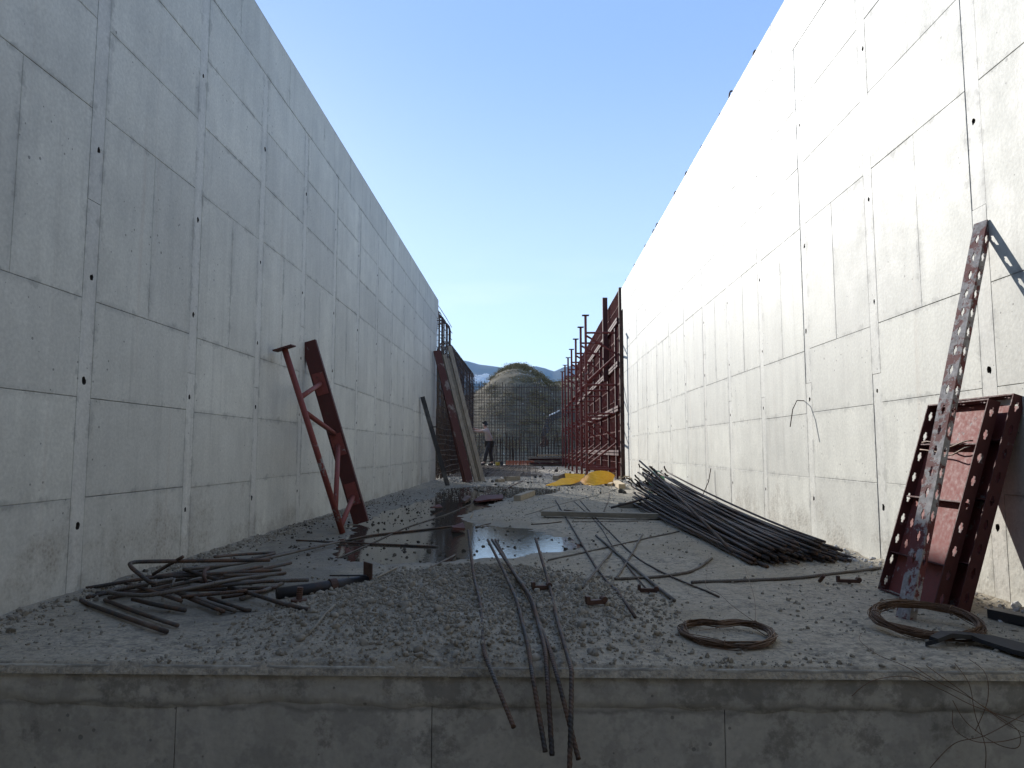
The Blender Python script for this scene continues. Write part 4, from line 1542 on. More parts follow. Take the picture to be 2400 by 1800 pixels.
# ------------------------------------------------------------------ heap of bent bars at the foot of the shaded wall
GL = 'bent bars heaped at the foot of the shaded wall'
def K3(x, y, z=0.015):
    return (x / 2.765, 1200 + y / 2.765, z)
def heapbar(pts, label, r=0.0115, mat='rebar', ribs=0.0):
    return lay([K3(*p) for p in pts], r * 0.72, label, mat, ribs=ribs, group=GL)
heapbar([(555, 495, .03), (930, 432, .05), (1300, 385, .05), (1780, 268, .03)], 'long dark bar at the back of the heap, closest to the shaded wall')
heapbar([(1750, 312, .10), (1300, 316, .12), (880, 322, .14), (838, 335, .14), (852, 362, .13), (968, 455, .07), (1010, 462, .06)], 'bar with a square hooked end raised highest over the heap by the shaded wall', 0.0125)
heapbar([(1120, 435, .06), (800, 490, .055), (692, 515, .05), (760, 530, .05), (950, 543, .06), (1150, 510, .07), (1380, 465, .07)], 'bar folded back on itself at the front of the heap, with a white paint dab', 0.0115, 'rebar_dusty', 0.008)
heapbar([(1380, 462, .07), (1600, 425, .05), (1850, 395, .04)], 'dusty ribbed bar end pointing away from the folded bar', 0.011, 'rebar_dusty', 0.008)
heapbar([(525, 580), (800, 680), (1080, 775)], 'nearest bar of the heap, pointing down towards the slab edge', 0.0125)
heapbar([(680, 570), (900, 655), (1150, 735)], 'second bar from the slab edge in the heap, half buried in dirt', 0.0115)
heapbar([(860, 565, .03), (1000, 600, .025), (1200, 638, .016)], 'bar end with a cut rusty face, third from the slab edge', 0.0125)
heapbar([(1100, 500, .05), (1250, 570, .03), (1450, 645, .016)], 'bar of a close pair coming out of the heap, the lower one', 0.0115)
heapbar([(1180, 525, .05), (1330, 580, .03), (1522, 640, .016)], 'bar of a close pair coming out of the heap, the one with the bright end', 0.013, 'rebar_dusty')
heapbar([(1350, 555, .03), (1480, 600, .02), (1620, 645, .014)], 'dark bar sinking into the dirt beside the black pipe', 0.0115)
heapbar([(1560, 562), (1700, 515), (1830, 462)], 'short pale ribbed bar crossing in front of the black pipe end', 0.012, 'rebar_dusty', 0.008)
heapbar([(1480, 460, .04), (1750, 448, .03), (2000, 440, .02)], 'pale dusty bar lying level towards the black pipe', 0.012, 'rebar_dusty', 0.008)
heapbar([(1190, 372, .08), (1600, 330, .05), (2200, 192, .015)], 'long bar leaving the heap towards the puddle', 0.0125, 'rebar_dusty')
heapbar([(1185, 290, .15), (1080, 350, .10), (990, 405, .06)], 'short bar end pointing up at the shaded wall behind the hooked bar', 0.0115)
heapbar([(1020, 425, .05), (1400, 400, .05), (1820, 375, .03)], 'level dark bar through the middle of the heap')
heapbar([(560, 555, .02), (800, 500, .03), (960, 472, .04)], 'dark bar at the end of the heap near the slab corner')
heapbar([(1450, 412, .05), (1640, 405, .04), (1840, 402, .03)], 'dusty bar lying beside the level dark one', 0.011, 'rebar_dusty')
heapbar([(1200, 375, .07), (1330, 415, .06), (1480, 462, .045)], 'short thick bar lying crosswise over the heap', 0.0125)
heapbar([(1350, 362, .10), (1322, 385, .10), (1320, 420, .085), (1336, 455, .06)], 'small rusty stirrup hook standing in the heap', 0.011, 'rust')
heapbar([(1130, 432, .09), (1118, 470, .07), (1098, 500, .05), (1105, 555, .03)], 'small dusty stirrup hook leaning over the folded bar', 0.008, 'rebar_dusty')
heapbar([(1390, 290, .05), (1560, 275, .035), (1780, 262, .02)], 'dark bar end against the crumbly foot of the shaded wall')
heapbar([(620, 530, .015), (1000, 510, .02), (1500, 500, .02), (1800, 490, .016)], 'long low bar beneath the rest of the heap')
heapbar([(700, 560, .014), (1150, 470, .03), (1700, 350, .03)], 'dark bar running lengthwise under the hooked bar')

for k in range(14):
    x_, y_ = rnd.uniform(620, 1500), rnd.uniform(430, 560)
    L_, sl = rnd.uniform(250, 620), rnd.choice((-0.22, -0.16, -0.10, 0.05, 0.32))
    z_ = rnd.uniform(0.012, 0.045)
    heapbar([(x_, y_, z_), (x_ + L_ * .5, y_ + L_ * .5 * sl, z_ + .006), (x_ + L_, y_ + L_ * sl, z_ + rnd.uniform(-.005, .02))], 'dark bar in the tangle low in the heap by the shaded wall', rnd.choice((0.009, 0.0105, 0.012)))
# ------------------------------------------------------------------ black pipe with plate
a, b = on_floor(650, 1393, 0.028), on_floor(860, 1362, 0.040)
root = thing('pipe_prop', on_floor(755, 1376), 'black steel pipe prop with a square end plate lying by the rubble', 'pipe prop')
d = (b - a).normalized()
MB().tube([a, b], 0.027, 14).build('pipe', M['black_steel'], root, smooth=True)
m_ = a.lerp(b, 0.60)
MB().tube([m_ - d * 0.016, m_ + d * 0.016], 0.034, 14).build('collar', M['rust'], root, smooth=False)
x_ = d.cross(Vector((0, 0, 1))).normalized()
rot = Matrix((x_, Vector((0, 0, 1)), d)).transposed()
MB().box(b + d * 0.004 + Vector((0, 0, 0.022)), (0.09, 0.125, 0.005), rot).build('end_plate', M['rust'], root)
lay([(773, 1349, .07), (858, 1349, .075)], 0.006, 'thin black rod lying along the top of the black pipe', 'black_steel', name='steel_rod', cat='rod', group='loose bars on the slab')

# ------------------------------------------------------------------ timber
def plank(a, b, w, t, label, mat='wood_grey', name='plank', cat='plank', group=None, z=None):
    a, b = a.copy(), b.copy()
    zz = max(floor_z(a.x, a.y), floor_z(b.x, b.y)) if z is None else z
    a.z = b.z = zz + t / 2 + 0.002
    o = MB().beam(a, b, w, t).build(name, M[mat], org=(a + b) / 2)
    return tag(o, label, cat, group)
pk = plank(on_floor(1271, 1212), on_floor(1560, 1219), 0.10, 0.045, 'long grey timber plank lying across the slab from puddle to rebar pile', z=0.012)
G2 = 'timber offcuts scattered on the slab'
def block(u0, v0, u1, v1, w, t, label, mat='wood'):
    return plank(on_floor(u0, v0), on_floor(u1, v1), w, t, label, mat, 'timber_block', 'timber block', G2)
block(1212, 1174, 1247, 1161, 0.09, 0.07, 'weathered timber block on the bare slab beyond the puddle', 'wood')
block(1184, 1127, 1216, 1126, 0.10, 0.09, 'squared timber block lit by the sun, nearest the board bundle', 'wood')
block(1302, 1126, 1322, 1118, 0.12, 0.10, 'timber block behind the pointed tip of the yellow sheet', 'wood')
block(1443, 1136, 1458, 1146, 0.11, 0.08, 'pale fresh timber block at the end of the yellow sheet', 'wood_pale')
block(1428, 1140, 1440, 1134, 0.07, 0.05, 'thin pale offcut under the end of the yellow sheet', 'wood_pale')
block(1164, 1131, 1180, 1130, 0.08, 0.06, 'small split timber offcut beside the squared block', 'wood')
block(1254, 1085, 1264, 1084, 0.16, 0.13, 'timber block in front of the far lumber stack', 'wood')
block(1292, 1082, 1300, 1086, 0.16, 0.10, 'pale plank end lying on the far lumber stack', 'wood_pale')
# splintered laths between yellow sheet and rebar pile
for i in range(9):
    u = 1446 + rnd.uniform(0, 50); v = 1118 + rnd.uniform(0, 14)
    p = on_floor(u, v)
    q = p + Vector((rnd.uniform(-.35, .35), rnd.uniform(-.5, .5), 0))
    if abs(q.x) > 1.95: q.x = 1.9
    plank(p, q, 0.035, 0.02, 'thin broken timber lath between the yellow sheet and the rebar pile', 'wood_pale', 'lath', 'lath', 'broken laths by the rebar pile', z=0.015 + 0.021 * i * 0.6)
# far lumber stack
for i in range(5):
    p = Vector((0.05 + rnd.uniform(-.15, .25), 29.4 + rnd.uniform(-.15, .15), 0)); q = p + Vector((2.3 + rnd.uniform(-.5, .7), rnd.uniform(-.1, .25), 0))
    plank(p, q, 0.20, 0.07, '%s plank %s the stack before the far cage' % ('brown red' if i % 2 else 'weathered', ('at the bottom of', 'second lowest in', 'in the middle of', 'second highest in', 'on top of')[i]), 'red_board' if i % 2 else 'wood', 'plank', 'plank', 'planks stacked before the far rebar cage', z=i * 0.075)
p = Vector((0.3, 29.9, 0))
plank(p, p + Vector((3.2, 0.0, 0)), 0.12, 0.06, 'long straight pale beam lying on top behind the far lumber stack', 'wood_pale', 'timber_beam', 'timber beam', None, z=0.40)
plank(p + Vector((0.1, 0.02, 0)), p + Vector((0.3, 0.02, 0)), 0.12, 0.38, 'stub post carrying the long pale beam by the far cage', 'wood', 'timber_block', 'timber block', None, z=0.0)
plank(p + Vector((2.7, 0.02, 0)), p + Vector((2.9, 0.02, 0)), 0.12, 0.38, 'stub post carrying the long pale beam, hidden end by the brace frames', 'wood', 'timber_block', 'timber block', None, z=0.0)

# brown sheet and scraps
def scrap(uvs, label, mat, t=0.012, name='scrap_sheet', cat='scrap', lift_=0.012):
    P = [on_floor(*q) for q in uvs]
    mb = MB()
    n = len(P)
    for z in (0, t):
        for i, p in enumerate(P):
            mb.v.append(Vector((p.x, p.y, max(floor_z(p.x, p.y), WATER_Z) + lift_ + z + 0.02 * (i % 2))))
    mb.face(list(reversed(range(n)))); mb.face([n + i for i in range(n)])
    for i in range(n):
        j = (i + 1) % n
        mb.face((i, j, n + j, n + i))
    o = mb.build(name, M[mat], org=P[0].copy())
    return tag(o, label, cat)
scrap([(1110, 1176), (1128, 1168), (1160, 1163), (1178, 1166), (1180, 1172), (1150, 1178), (1118, 1179)], 'crumpled dark brown sheet lying in the far puddle', 'red_dark', 0.02)
scrap([(1083, 1178), (1090, 1170), (1104, 1168), (1102, 1176), (1090, 1181)], 'dark lump of soaked rag beside the brown sheet', 'rust', 0.03)
scrap([(1008, 1192), (1030, 1188), (1037, 1191), (1015, 1196)], 'small reddish strip in the wet by the shaded wall', 'red_dark', 0.012)
scrap([(1058, 1240), (1085, 1236), (1090, 1244), (1062, 1249)], 'red brown brick shard in the puddle under the long bar', 'red_dark', 0.02)
scrap([(1101, 1216), (1110, 1208), (1106, 1214)], 'small brown splinter near the far shore of the puddle', 'wood', 0.01, 'splinter')

# clamps and bolts left on the slab
def clamp(u, v, L, ang, label):
    p = on_floor(u, v); p.z = floor_z(p.x, p.y)
    root = thing('clamp', p, label, 'clamp', 'rusty formwork clamps dropped on the slab')
    d = Vector((math.cos(ang), math.sin(ang), 0)); s = Vector((-d.y, d.x, 0))
    rot = Matrix((d, s, Vector((0, 0, 1)))).transposed()
    MB().box(p + Vector((0, 0, 0.014)), (L, 0.022, 0.016), rot).build('bar', M['rust'], root)
    mb = MB()
    c_ = p + d * L * 0.46 + Vector((0, 0, 0.022))
    mb.tube([c_ - s * 0.014, c_ + s * 0.014], 0.012, 10)
    mb.build('eye', M['rust'], root)
    MB().box(p - d * L * 0.44 + Vector((0, 0, 0.026)), (0.014, 0.024, 0.022), rot).build('jaw', M['rust'], root)
clamp(1988, 1368, 0.105, -0.15, 'rusty clamp lying by itself before the red steel panels')
clamp(1518, 1393, 0.085, -0.2, 'rusty clamp lying between the loose bars on the rubble')
clamp(1268, 1421, 0.075, 0.2, 'rusty clamp lying between the hanging bars')
clamp(1396, 1452, 0.075, 0.35, 'greyish rusty clamp at the edge of the rubble, closest to the slab edge')
p = on_floor(700, 1432); p.z = floor_z(p.x, p.y) + 0.004
root = thing('bolt_plate', p, 'rusty upright bolt on a round plate standing in the rubble', 'bolt plate')
MB().tube([p, p + Vector((0, 0, 0.008))], 0.032, 16).build('plate', M['rust'], root)
MB().tube([p + Vector((0, 0, 0.008)), p + Vector((0.004, 0, 0.055))], 0.011, 10, ribs=0.004).build('bolt', M['rust'], root)
o = rebar([on_floor(1921, 1362, 0.012), on_floor(1921, 1362, 0.02) + Vector((0.02, 0.0, 0.025))], 0.009, 'small bolt lying on the long ribbed bar', 'rust', name='bolt', cat='bolt')

# ------------------------------------------------------------------ wire coils
def coil(u, v, ra, rb, turns, thick, label, tilt=(0, 0, 0), zc=0.03, waist=0.0, tail=None):
    c = on_floor(u, v); c.z = floor_z(c.x, c.y) + zc
    root = thing('wire_coil', c, label, 'wire coil')
    E = Euler(tilt).to_matrix()
    mb = MB()
    for k in range(turns):
        pts = []
        ph = rnd.uniform(0, 6.28)
        dr, dz = rnd.uniform(-thick, thick), rnd.uniform(-thick, thick) * 0.75
        w1, w2 = rnd.uniform(-.010, .010), rnd.uniform(-.010, .010)
        for i in range(65):
            a = 2 * math.pi * i / 64 + ph
            q = 1 + w1 / ra * math.sin(2 * a + k) + w2 / ra * math.cos(3 * a)
            y = (rb + dr) * math.sin(a) * q
            if waist:
                y -= waist * max(0, math.sin(a)) * math.cos(a * 1.0) ** 2 * -1 * 0 + waist * max(0, math.sin(a)) ** 3 * (1 - abs(math.cos(a)))
            x = (ra + dr) * math.cos(a) * q
            z = dz + 0.006 * math.sin(3 * a + k * 2.1)
            p = c + E @ Vector((x, y, z))
            p.z = max(p.z, floor_z(p.x, p.y) + 0.003) if p.y > FRONT else p.z
            pts.append(p)
        mb.tube(pts, 0.0017, 5)
    mb.build('windings', M['wire'], root, smooth=True)
    mb = MB()
    for j, a in enumerate((0.6, 2.9, 4.4)):
        cc = E @ Vector((ra * math.cos(a), rb * math.sin(a), 0))
        rad = Vector((math.cos(a), math.sin(a), 0))
        pts = [c + cc + (E @ rad) * (thick * 1.6 * math.cos(t)) + Vector((0, 0, thick * 1.5 * math.sin(t))) for t in [i * 0.7 for i in range(10)]]
        mb.tube(pts, 0.0016, 5)
    mb.build('binding_wire', M['wire'], root, smooth=True)
    return root
coil(1703, 1496, 0.150, 0.155, 26, 0.010, 'smaller coil of rusty tie wire lying flat on the bare slab', (0.04, 0, 0), 0.020, waist=0.05)
coil(2172, 1480, 0.170, 0.150, 44, 0.012, 'larger coil of rusty tie wire round the foot of the tall angle', (0.16, 0, 0), 0.040)

# loose wires
def wire(pts, label, r=0.0011, group='loose tie wires'):
    n = len(pts)
    fin = []
    for i in range(n - 1):
        p0, p1, p2, p3 = pts[max(0, i - 1)], pts[i], pts[i + 1], pts[min(n - 1, i + 2)]
        for k in range(8):
            t = k / 8
            fin.append(0.5 * ((2 * p1) + (p2 - p0) * t + (2 * p0 - 5 * p1 + 4 * p2 - p3) * t * t + (3 * p1 - p0 - 3 * p2 + p3) * t ** 3))
    fin.append(pts[-1])
    o = MB().tube(fin, r, 5).build('tie_wire', M['wire'], org=Vector(pts[0]), smooth=True)
    return tag(o, label, 'tie wire', group)
def K9(x, y, yy=None, z=None):
    u, v = 1900 + x / 2.074, 1000 + y / 2.074
    return on_y(u, v, yy) if yy is not None else on_floor(u, v, z if z is not None else 0.012)
YF = FRONT - 0.03
wire([K9(500, 1165), K9(620, 1240, yy=YF), K9(760, 1310, yy=YF - .02), K9(900, 1400, yy=YF - .04), K9(1010, 1480, yy=YF - .03), K9(1005, 1560, yy=YF - .03), K9(900, 1540, yy=YF), K9(760, 1440, yy=YF - .02), K9(690, 1330, yy=YF)], 'thin wire falling from the larger coil in a wide loop down the slab face')
wire([K9(560, 1160), K9(700, 1260, yy=YF), K9(850, 1370, yy=YF - .05), K9(960, 1450, yy=YF - .06), K9(1060, 1500, yy=YF - .05)], 'thin wire falling steeply past the corner of the slab face')
wire([K9(700, 1150), K9(770, 1250, yy=YF), K9(800, 1400, yy=YF - .03), K9(850, 1560, yy=YF - .03), K9(845, 1700, yy=YF - .02)], 'thin wire hanging straight down the slab face below the larger coil')
wire([K9(200, 1310, yy=YF), K9(300, 1235, yy=YF - .01), K9(480, 1215, yy=YF - .02), K9(640, 1280, yy=YF - .02), K9(800, 1360, yy=YF - .03), K9(1050, 1440, yy=YF - .04)], 'thin wire curving along the upper slab face')
wire([K9(580, 1659, yy=YF - .02), K9(700, 1540, yy=YF - .03), K9(850, 1500, yy=YF - .05), K9(1050, 1390, yy=YF - .05)], 'thin wire rising across the lower slab face')
wire([K9(690, 1380, yy=YF), K9(700, 1470, yy=YF - .04), K9(800, 1530, yy=YF - .05), K9(930, 1530, yy=YF - .05), K9(1050, 1500, yy=YF - .04)], 'thin wire bowed low across the slab face')
wire([K9(770, 1130), K9(850, 1200, yy=YF), K9(860, 1330, yy=YF - .02), K9(800, 1480, yy=YF - .03)], 'thin wire dropping from the rim of the larger coil')
wire([K9(250, 1000, z=0.02), K9(240, 1040), K9(330, 1110), K9(450, 1160), K9(580, 1230, yy=YF)], 'thin wire lying on the slab beside the larger coil and over the edge')
def K8(x, y, z=0.006):
    return on_floor(1400 + x / 3.0157, 1050 + y / 3.0157, z)
c1 = K8(1115, 1230, 0.02)
wire([c1, K8(960, 1120, .05), K8(860, 1030, .06), K8(770, 980, .05), K8(775, 880, .04), K8(790, 740, .02)], 'thin wire looping from the smaller coil over the bare slab')
wire([c1 + Vector((0, 0, 0.002)), K8(1118, 1120, .04), K8(1095, 1000, .05), K8(1060, 900, .04), K8(1045, 840, .01)], 'thin wire running from the smaller coil to the rebar pile')
wire([K8(720, 1290, .05), K8(900, 1265, .03), K8(1115, 1232, .02), K8(1240, 1275, .02)], 'thin wire sprung loose along the smaller coil')

# black strap and bar at the right edge
P = [K9(565, 1055, z=0.012), K9(600, 1035, z=0.03), K9(660, 1008, z=0.04), K9(760, 1015, z=0.03), K9(860, 1035, z=0.022), K9(1037, 1085, z=0.02), K9(1200, 1120, z=0.02)]
mb = MB()
for i, p in enumerate(P):
    a = P[max(0, i - 1)]; b = P[min(len(P) - 1, i + 1)]
    t = (b - a).normalized(); s = Vector((-t.y, t.x, 0)).normalized()
    w = (0.012, 0.018, 0.02, 0.024, 0.045, 0.055, 0.055)[i]
    for q, zz in ((-1, 0), (1, 0), (1, 0.014), (-1, 0.014)):
        mb.v.append(p + s * w * q + Vector((0, 0, zz - 0.007)))
for i in range(len(P) - 1):
    for k in range(4):
        mb.face((i * 4 + k, i * 4 + (k + 1) % 4, (i + 1) * 4 + (k + 1) % 4, (i + 1) * 4 + k))
mb.face((3, 2, 1, 0)); e = (len(P) - 1) * 4; mb.face((e, e + 1, e + 2, e + 3))
o = mb.build('rubber_strap', M['rubber'], org=P[0].copy())
tag(o, 'black rubber strap with a narrow hooked end reaching into the larger wire coil', 'strap')
a, b = K9(880, 905, z=0.02), K9(1250, 985, z=0.02)
o = MB().beam(a, b, 0.05, 0.035).build('steel_bar', M['black_steel'], org=a.copy())
tag(o, 'dark flat steel bar lying in the shadow of the red panels', 'steel bar')

# ------------------------------------------------------------------ yellow ribbed sheet
def ribbon(edgeA, edgeB, n_len=44, n_wid=36, amp=0.006):
    """a ribbed band spanned between two edge curves"""
    def cat(P, t):
        n = len(P) - 1
        x = t * n; i = min(int(x), n - 1); t = x - i
        p0, p1, p2, p3 = P[max(0, i - 1)], P[i], P[i + 1], P[min(n, i + 2)]
        return 0.5 * ((2 * p1) + (p2 - p0) * t + (2 * p0 - 5 * p1 + 4 * p2 - p3) * t * t + (3 * p1 - p0 - 3 * p2 + p3) * t ** 3)
    mb = MB()
    for i in range(n_len + 1):
        A, B = cat(edgeA, i / n_len), cat(edgeB, i / n_len)
        A2, B2 = cat(edgeA, min(1, i / n_len + .02)), cat(edgeB, min(1, i / n_len + .02))
        tang = (A2 + B2 - A - B)
        if tang.length < 1e-6:
            tang = Vector((1, 0, 0))
        nr = tang.cross(B - A)
        nr = nr.normalized() if nr.length > 1e-9 else Vector((0, 0, 1))
        for j in range(n_wid + 1):
            s = j / n_wid
            mb.v.append(A.lerp(B, s) + nr * (amp * (1 if (j // 2) % 2 else -1)))
    for i in range(n_len):
        for j in range(n_wid):
            k = i * (n_wid + 1) + j
            mb.face((k, k + 1, k + n_wid + 2, k + n_wid + 1))
    return mb
def Y(x, y, yy):     # crop position to a point at distance yy
    return on_y(1250 + x / 3.318, 650 + y / 3.318, yy)
root = thing('ribbed_sheet', Y(360, 1620, 13.6), 'twisted bright yellow ribbed plastic sheet lying on the slab', 'plastic sheet')
# band A: fan standing on edge
EA = [Y(365, 1582, 14.0), Y(392, 1610, 13.5), Y(430, 1628, 13.3), Y(480, 1616, 13.2), Y(545, 1606, 13.3), Y(612, 1602, 13.6)]
EB = [Y(372, 1570, 14.1), Y(405, 1545, 13.9), Y(450, 1515, 13.8), Y(520, 1502, 13.9), Y(590, 1512, 14.1), Y(634, 1540, 14.3)]
ribbon(EA, EB).build('fan_band', M['yellow'], root, smooth=False)
EA = [Y(95, 1620, 13.2), Y(170, 1622, 13.1), Y(240, 1610, 13.2), Y(300, 1606, 13.3), Y(365, 1586, 13.9)]
EB = [Y(96, 1617, 13.25), Y(170, 1590, 13.7), Y(225, 1562, 13.9), Y(290, 1565, 14.0), Y(360, 1582, 14.0)]
ribbon(EA, EB, n_wid=20).build('flat_band', M['yellow'], root, smooth=False)
EA = [Y(250, 1560, 14.2), Y(300, 1590, 14.1), Y(340, 1590, 14.1), Y(375, 1578, 14.2)]
EB = [Y(243, 1522, 14.7), Y(300, 1525, 14.7), Y(350, 1528, 14.7), Y(405, 1530, 14.7)]
ribbon(EA, EB, n_wid=20).build('rear_band', M['yellow'], root, smooth=False)

# ------------------------------------------------------------------ far small things
p = on_y(1166, 1088, 28.6); p.z = 0
mb = MB().tube([p, p + Vector((0, 0, 0.17))], 0.09, 14)
o = mb.build('metal_can', M['yellow_can'], org=p); tag(o, 'yellow metal can standing behind the worker', 'can')
p = on_y(1176, 1088, 28.9); p.z = 0
o = MB().box(p + Vector((0, 0, 0.09)), (0.12, 0.10, 0.18)).build('dark_box', M['machine'], org=p); tag(o, 'small dark box beside the yellow can', 'box')
mb = MB()
y = 30.6
for k in range(16):
    x = -1.0 + k * 0.075
    mb.tube([(x, y, 0.0), (x + .01, y, 0.19)], 0.012, 5)
for z in (0.03, 0.08, 0.13, 0.18):
    mb.tube([(-1.02, y - .01, z), (0.2, y - .01, z)], 0.012, 5)
o = mb.build('safety_netting', M['orange']); tag(o, 'low strip of orange netting at the foot of the far rebar cage', 'netting')
# bent pipe standing beyond the cage
q0 = on_y(1264, 905, 34.0); q0.z = 0.0
pz = on_y(1263, 888, 34.0).z
mb = MB().tube([(q0.x, 34, -1.1), (q0.x, 34, pz - 0.06), (q0.x - 0.04, 34, pz - 0.01), (q0.x - 0.10, 34, pz), (q0.x - 0.17, 34, pz - 0.03)], 0.016, 8)
o = mb.build('bent_pipe', M['black_steel']); tag(o, 'thin pole with a bent over top rising above the far rebar cage', 'pole')

# excavator behind the cage, mostly hidden by the formwork
EY = 37.5
def E(u, v): return on_y(u, v, EY)
root = thing('excavator', (4.6, EY, -1.1), 'dark excavator working behind the far rebar cage, its arm bent down', 'excavator')
el = E(1284, 985)
bt = E(1324, 966)
st_ = E(1273, 1022)
MB().beam(bt, el, 0.26, 0.30).build('boom', M['machine'], root)
MB().beam(bt, bt + Vector((2.4, 0.1, -0.95)), 0.28, 0.38, ext=0.1).build('boom_root', M['machine'], root)
MB().beam(el + Vector((0.03, 0, 0.05)), st_, 0.22, 0.26).build('stick', M['machine'], root)
MB().tube([bt.lerp(el, 0.3) + Vector((0, 0, .2)), el + Vector((.05, 0, .22))], 0.05, 8).build('cylinder', M['plaster'], root)
MB().tube([el + Vector((.25, -.1, -.1)), st_ + Vector((.22, -.1, .15))], 0.04, 8).build('cylinder', M['machine'], root)
mb = MB()
bc = st_ + Vector((0.05, 0, -0.25))
prof_ = [(0.0, 0.28), (0.18, 0.10), (0.22, -0.15), (0.08, -0.32), (-0.16, -0.34), (-0.25, -0.22), (-0.12, 0.0), (-0.08, 0.25)]
for s in (-0.3, 0.3):
    for x, z in prof_:
        mb.v.append(bc + Vector((x, s, z)))
n_ = len(prof_)
mb.face(list(range(n_))); mb.face([n_ + i for i in reversed(range(n_))])
for i in range(n_):
    mb.face((i, (i + 1) % n_, n_ + (i + 1) % n_, n_ + i))
mb.build('bucket', M['rust'], root)
MB().box((5.3, EY + 0.1, 0.35), (2.3, 1.9, 0.9)).build('body', M['machine'], root)
MB().box((4.9, EY - 0.5, 1.35), (1.1, 0.8, 1.1)).build('cab', M['glass'], root)
for s in (-0.85, 0.85):
    mb = MB()
    for k in range(16):
        pass
    mb.box((5.2, EY + 0.1 + s, -0.68), (2.2, 0.4, 0.56))
    mb.tube([(4.1, EY + .1 + s - .2, -.68), (4.1, EY + .1 + s + .2, -.68)], 0.28, 12)
    mb.tube([(6.3, EY + .1 + s - .2, -.68), (6.3, EY + .1 + s + .2, -.68)], 0.28, 12)
    mb.build('track', M['rubber'], root)

# ------------------------------------------------------------------ the worker
def skin(name, verts, edges, radii, mat, parent, root_i=0, sub=2):
    me = bpy.data.meshes.new(name)
    me.from_pydata([tuple(v) for v in verts], edges, [])
    o = bpy.data.objects.new(name, me)
    col.objects.link(o)
    o.parent = parent
    m = o.modifiers.new('skin', 'SKIN')
    for i, sv in enumerate(me.skin_vertices[0].data):
        r = radii[i]
        sv.radius = (r, r) if not isinstance(r, tuple) else r
        sv.use_root = (i == root_i)
    m.use_smooth_shade = True
    s = o.modifiers.new('sub', 'SUBSURF')
    s.levels = sub; s.render_levels = sub
    me.materials.append(mat)
    return o
wp = on_floor(1146, 1093); wp.z = 0.045
person = thing('person', wp, 'worker in a pale shirt and dark trousers reaching both arms towards the left rebar cage', 'person', rot=(0, 0, 0))
person.location = wp
# local axes: x right in the photo, y away, z up; he faces -x
V_ = {'pelvis': (0.02, 0, 0.92), 'waist': (0.0, 0, 1.06), 'chest': (-0.05, 0, 1.26), 'neck': (-0.12, 0, 1.46), 'head0': (-0.165, 0, 1.56), 'head1': (-0.185, 0, 1.67),
      'shL': (-0.10, -0.185, 1.37), 'elL': (-0.36, -0.17, 1.33), 'wrL': (-0.58, -0.09, 1.36), 'hdL': (-0.66, -0.07, 1.38),
      'shR': (-0.10, 0.185, 1.37), 'elR': (-0.36, 0.18, 1.38), 'wrR': (-0.57, 0.10, 1.44), 'hdR': (-0.65, 0.08, 1.47),
      'hiL': (0.02, -0.10, 0.88), 'knL': (-0.10, -0.11, 0.47), 'anL': (-0.20, -0.12, 0.09), 'toL': (-0.36, -0.13, 0.03),
      'hiR': (0.03, 0.10, 0.88), 'knR': (0.06, 0.11, 0.47), 'anR': (0.12, 0.12, 0.09), 'toR': (-0.04, 0.13, 0.03)}
R_ = {'pelvis': 0.15, 'waist': 0.13, 'chest': 0.16, 'neck': 0.06, 'head0': 0.085, 'head1': 0.10, 'sh': 0.07, 'el': 0.047, 'wr': 0.034, 'hd': 0.04, 'hi': 0.095, 'kn': 0.062, 'an': 0.045, 'to': 0.04}
keys = list(V_)
idx = {k: i for i, k in enumerate(keys)}
def rad(k):
    return R_.get(k, R_.get(k[:2]))
E_ = [('pelvis', 'waist'), ('waist', 'chest'), ('chest', 'neck'), ('neck', 'head0'), ('head0', 'head1'),
      ('chest', 'shL'), ('shL', 'elL'), ('elL', 'wrL'), ('wrL', 'hdL'), ('chest', 'shR'), ('shR', 'elR'), ('elR', 'wrR'), ('wrR', 'hdR'),
      ('pelvis', 'hiL'), ('hiL', 'knL'), ('knL', 'anL'), ('anL', 'toL'), ('pelvis', 'hiR'), ('hiR', 'knR'), ('knR', 'anR'), ('anR', 'toR')]
vs = [V_[k] for k in keys]
ed = [(idx[a], idx[b]) for a, b in E_]
rd = [rad(k) for k in keys]
# fingers and nose: short chains rooted in the palm and the face
for sd in ('L', 'R'):
    h = Vector(V_['hd' + sd])
    for f in range(4):
        i0 = len(vs)
        off = Vector((-0.03, (f - 1.5) * 0.022, 0.012))
        vs += [tuple(h + off), tuple(h + off + Vector((-0.045, 0, 0.006))), tuple(h + off + Vector((-0.075, 0, -0.02)))]
        rd += [0.012, 0.010, 0.008]
        ed += [(idx['hd' + sd], i0), (i0, i0 + 1), (i0 + 1, i0 + 2)]
    i0 = len(vs)
    vs += [tuple(h + Vector((0.0, 0.04 if sd == 'L' else -0.04, 0.01))), tuple(h + Vector((-0.035, 0.055 if sd == 'L' else -0.055, 0.005)))]
    rd += [0.013, 0.010]
    ed += [(idx['hd' + sd], i0), (i0, i0 + 1)]
skin('body', vs, ed, rd, M['skin'], person, idx['pelvis'])
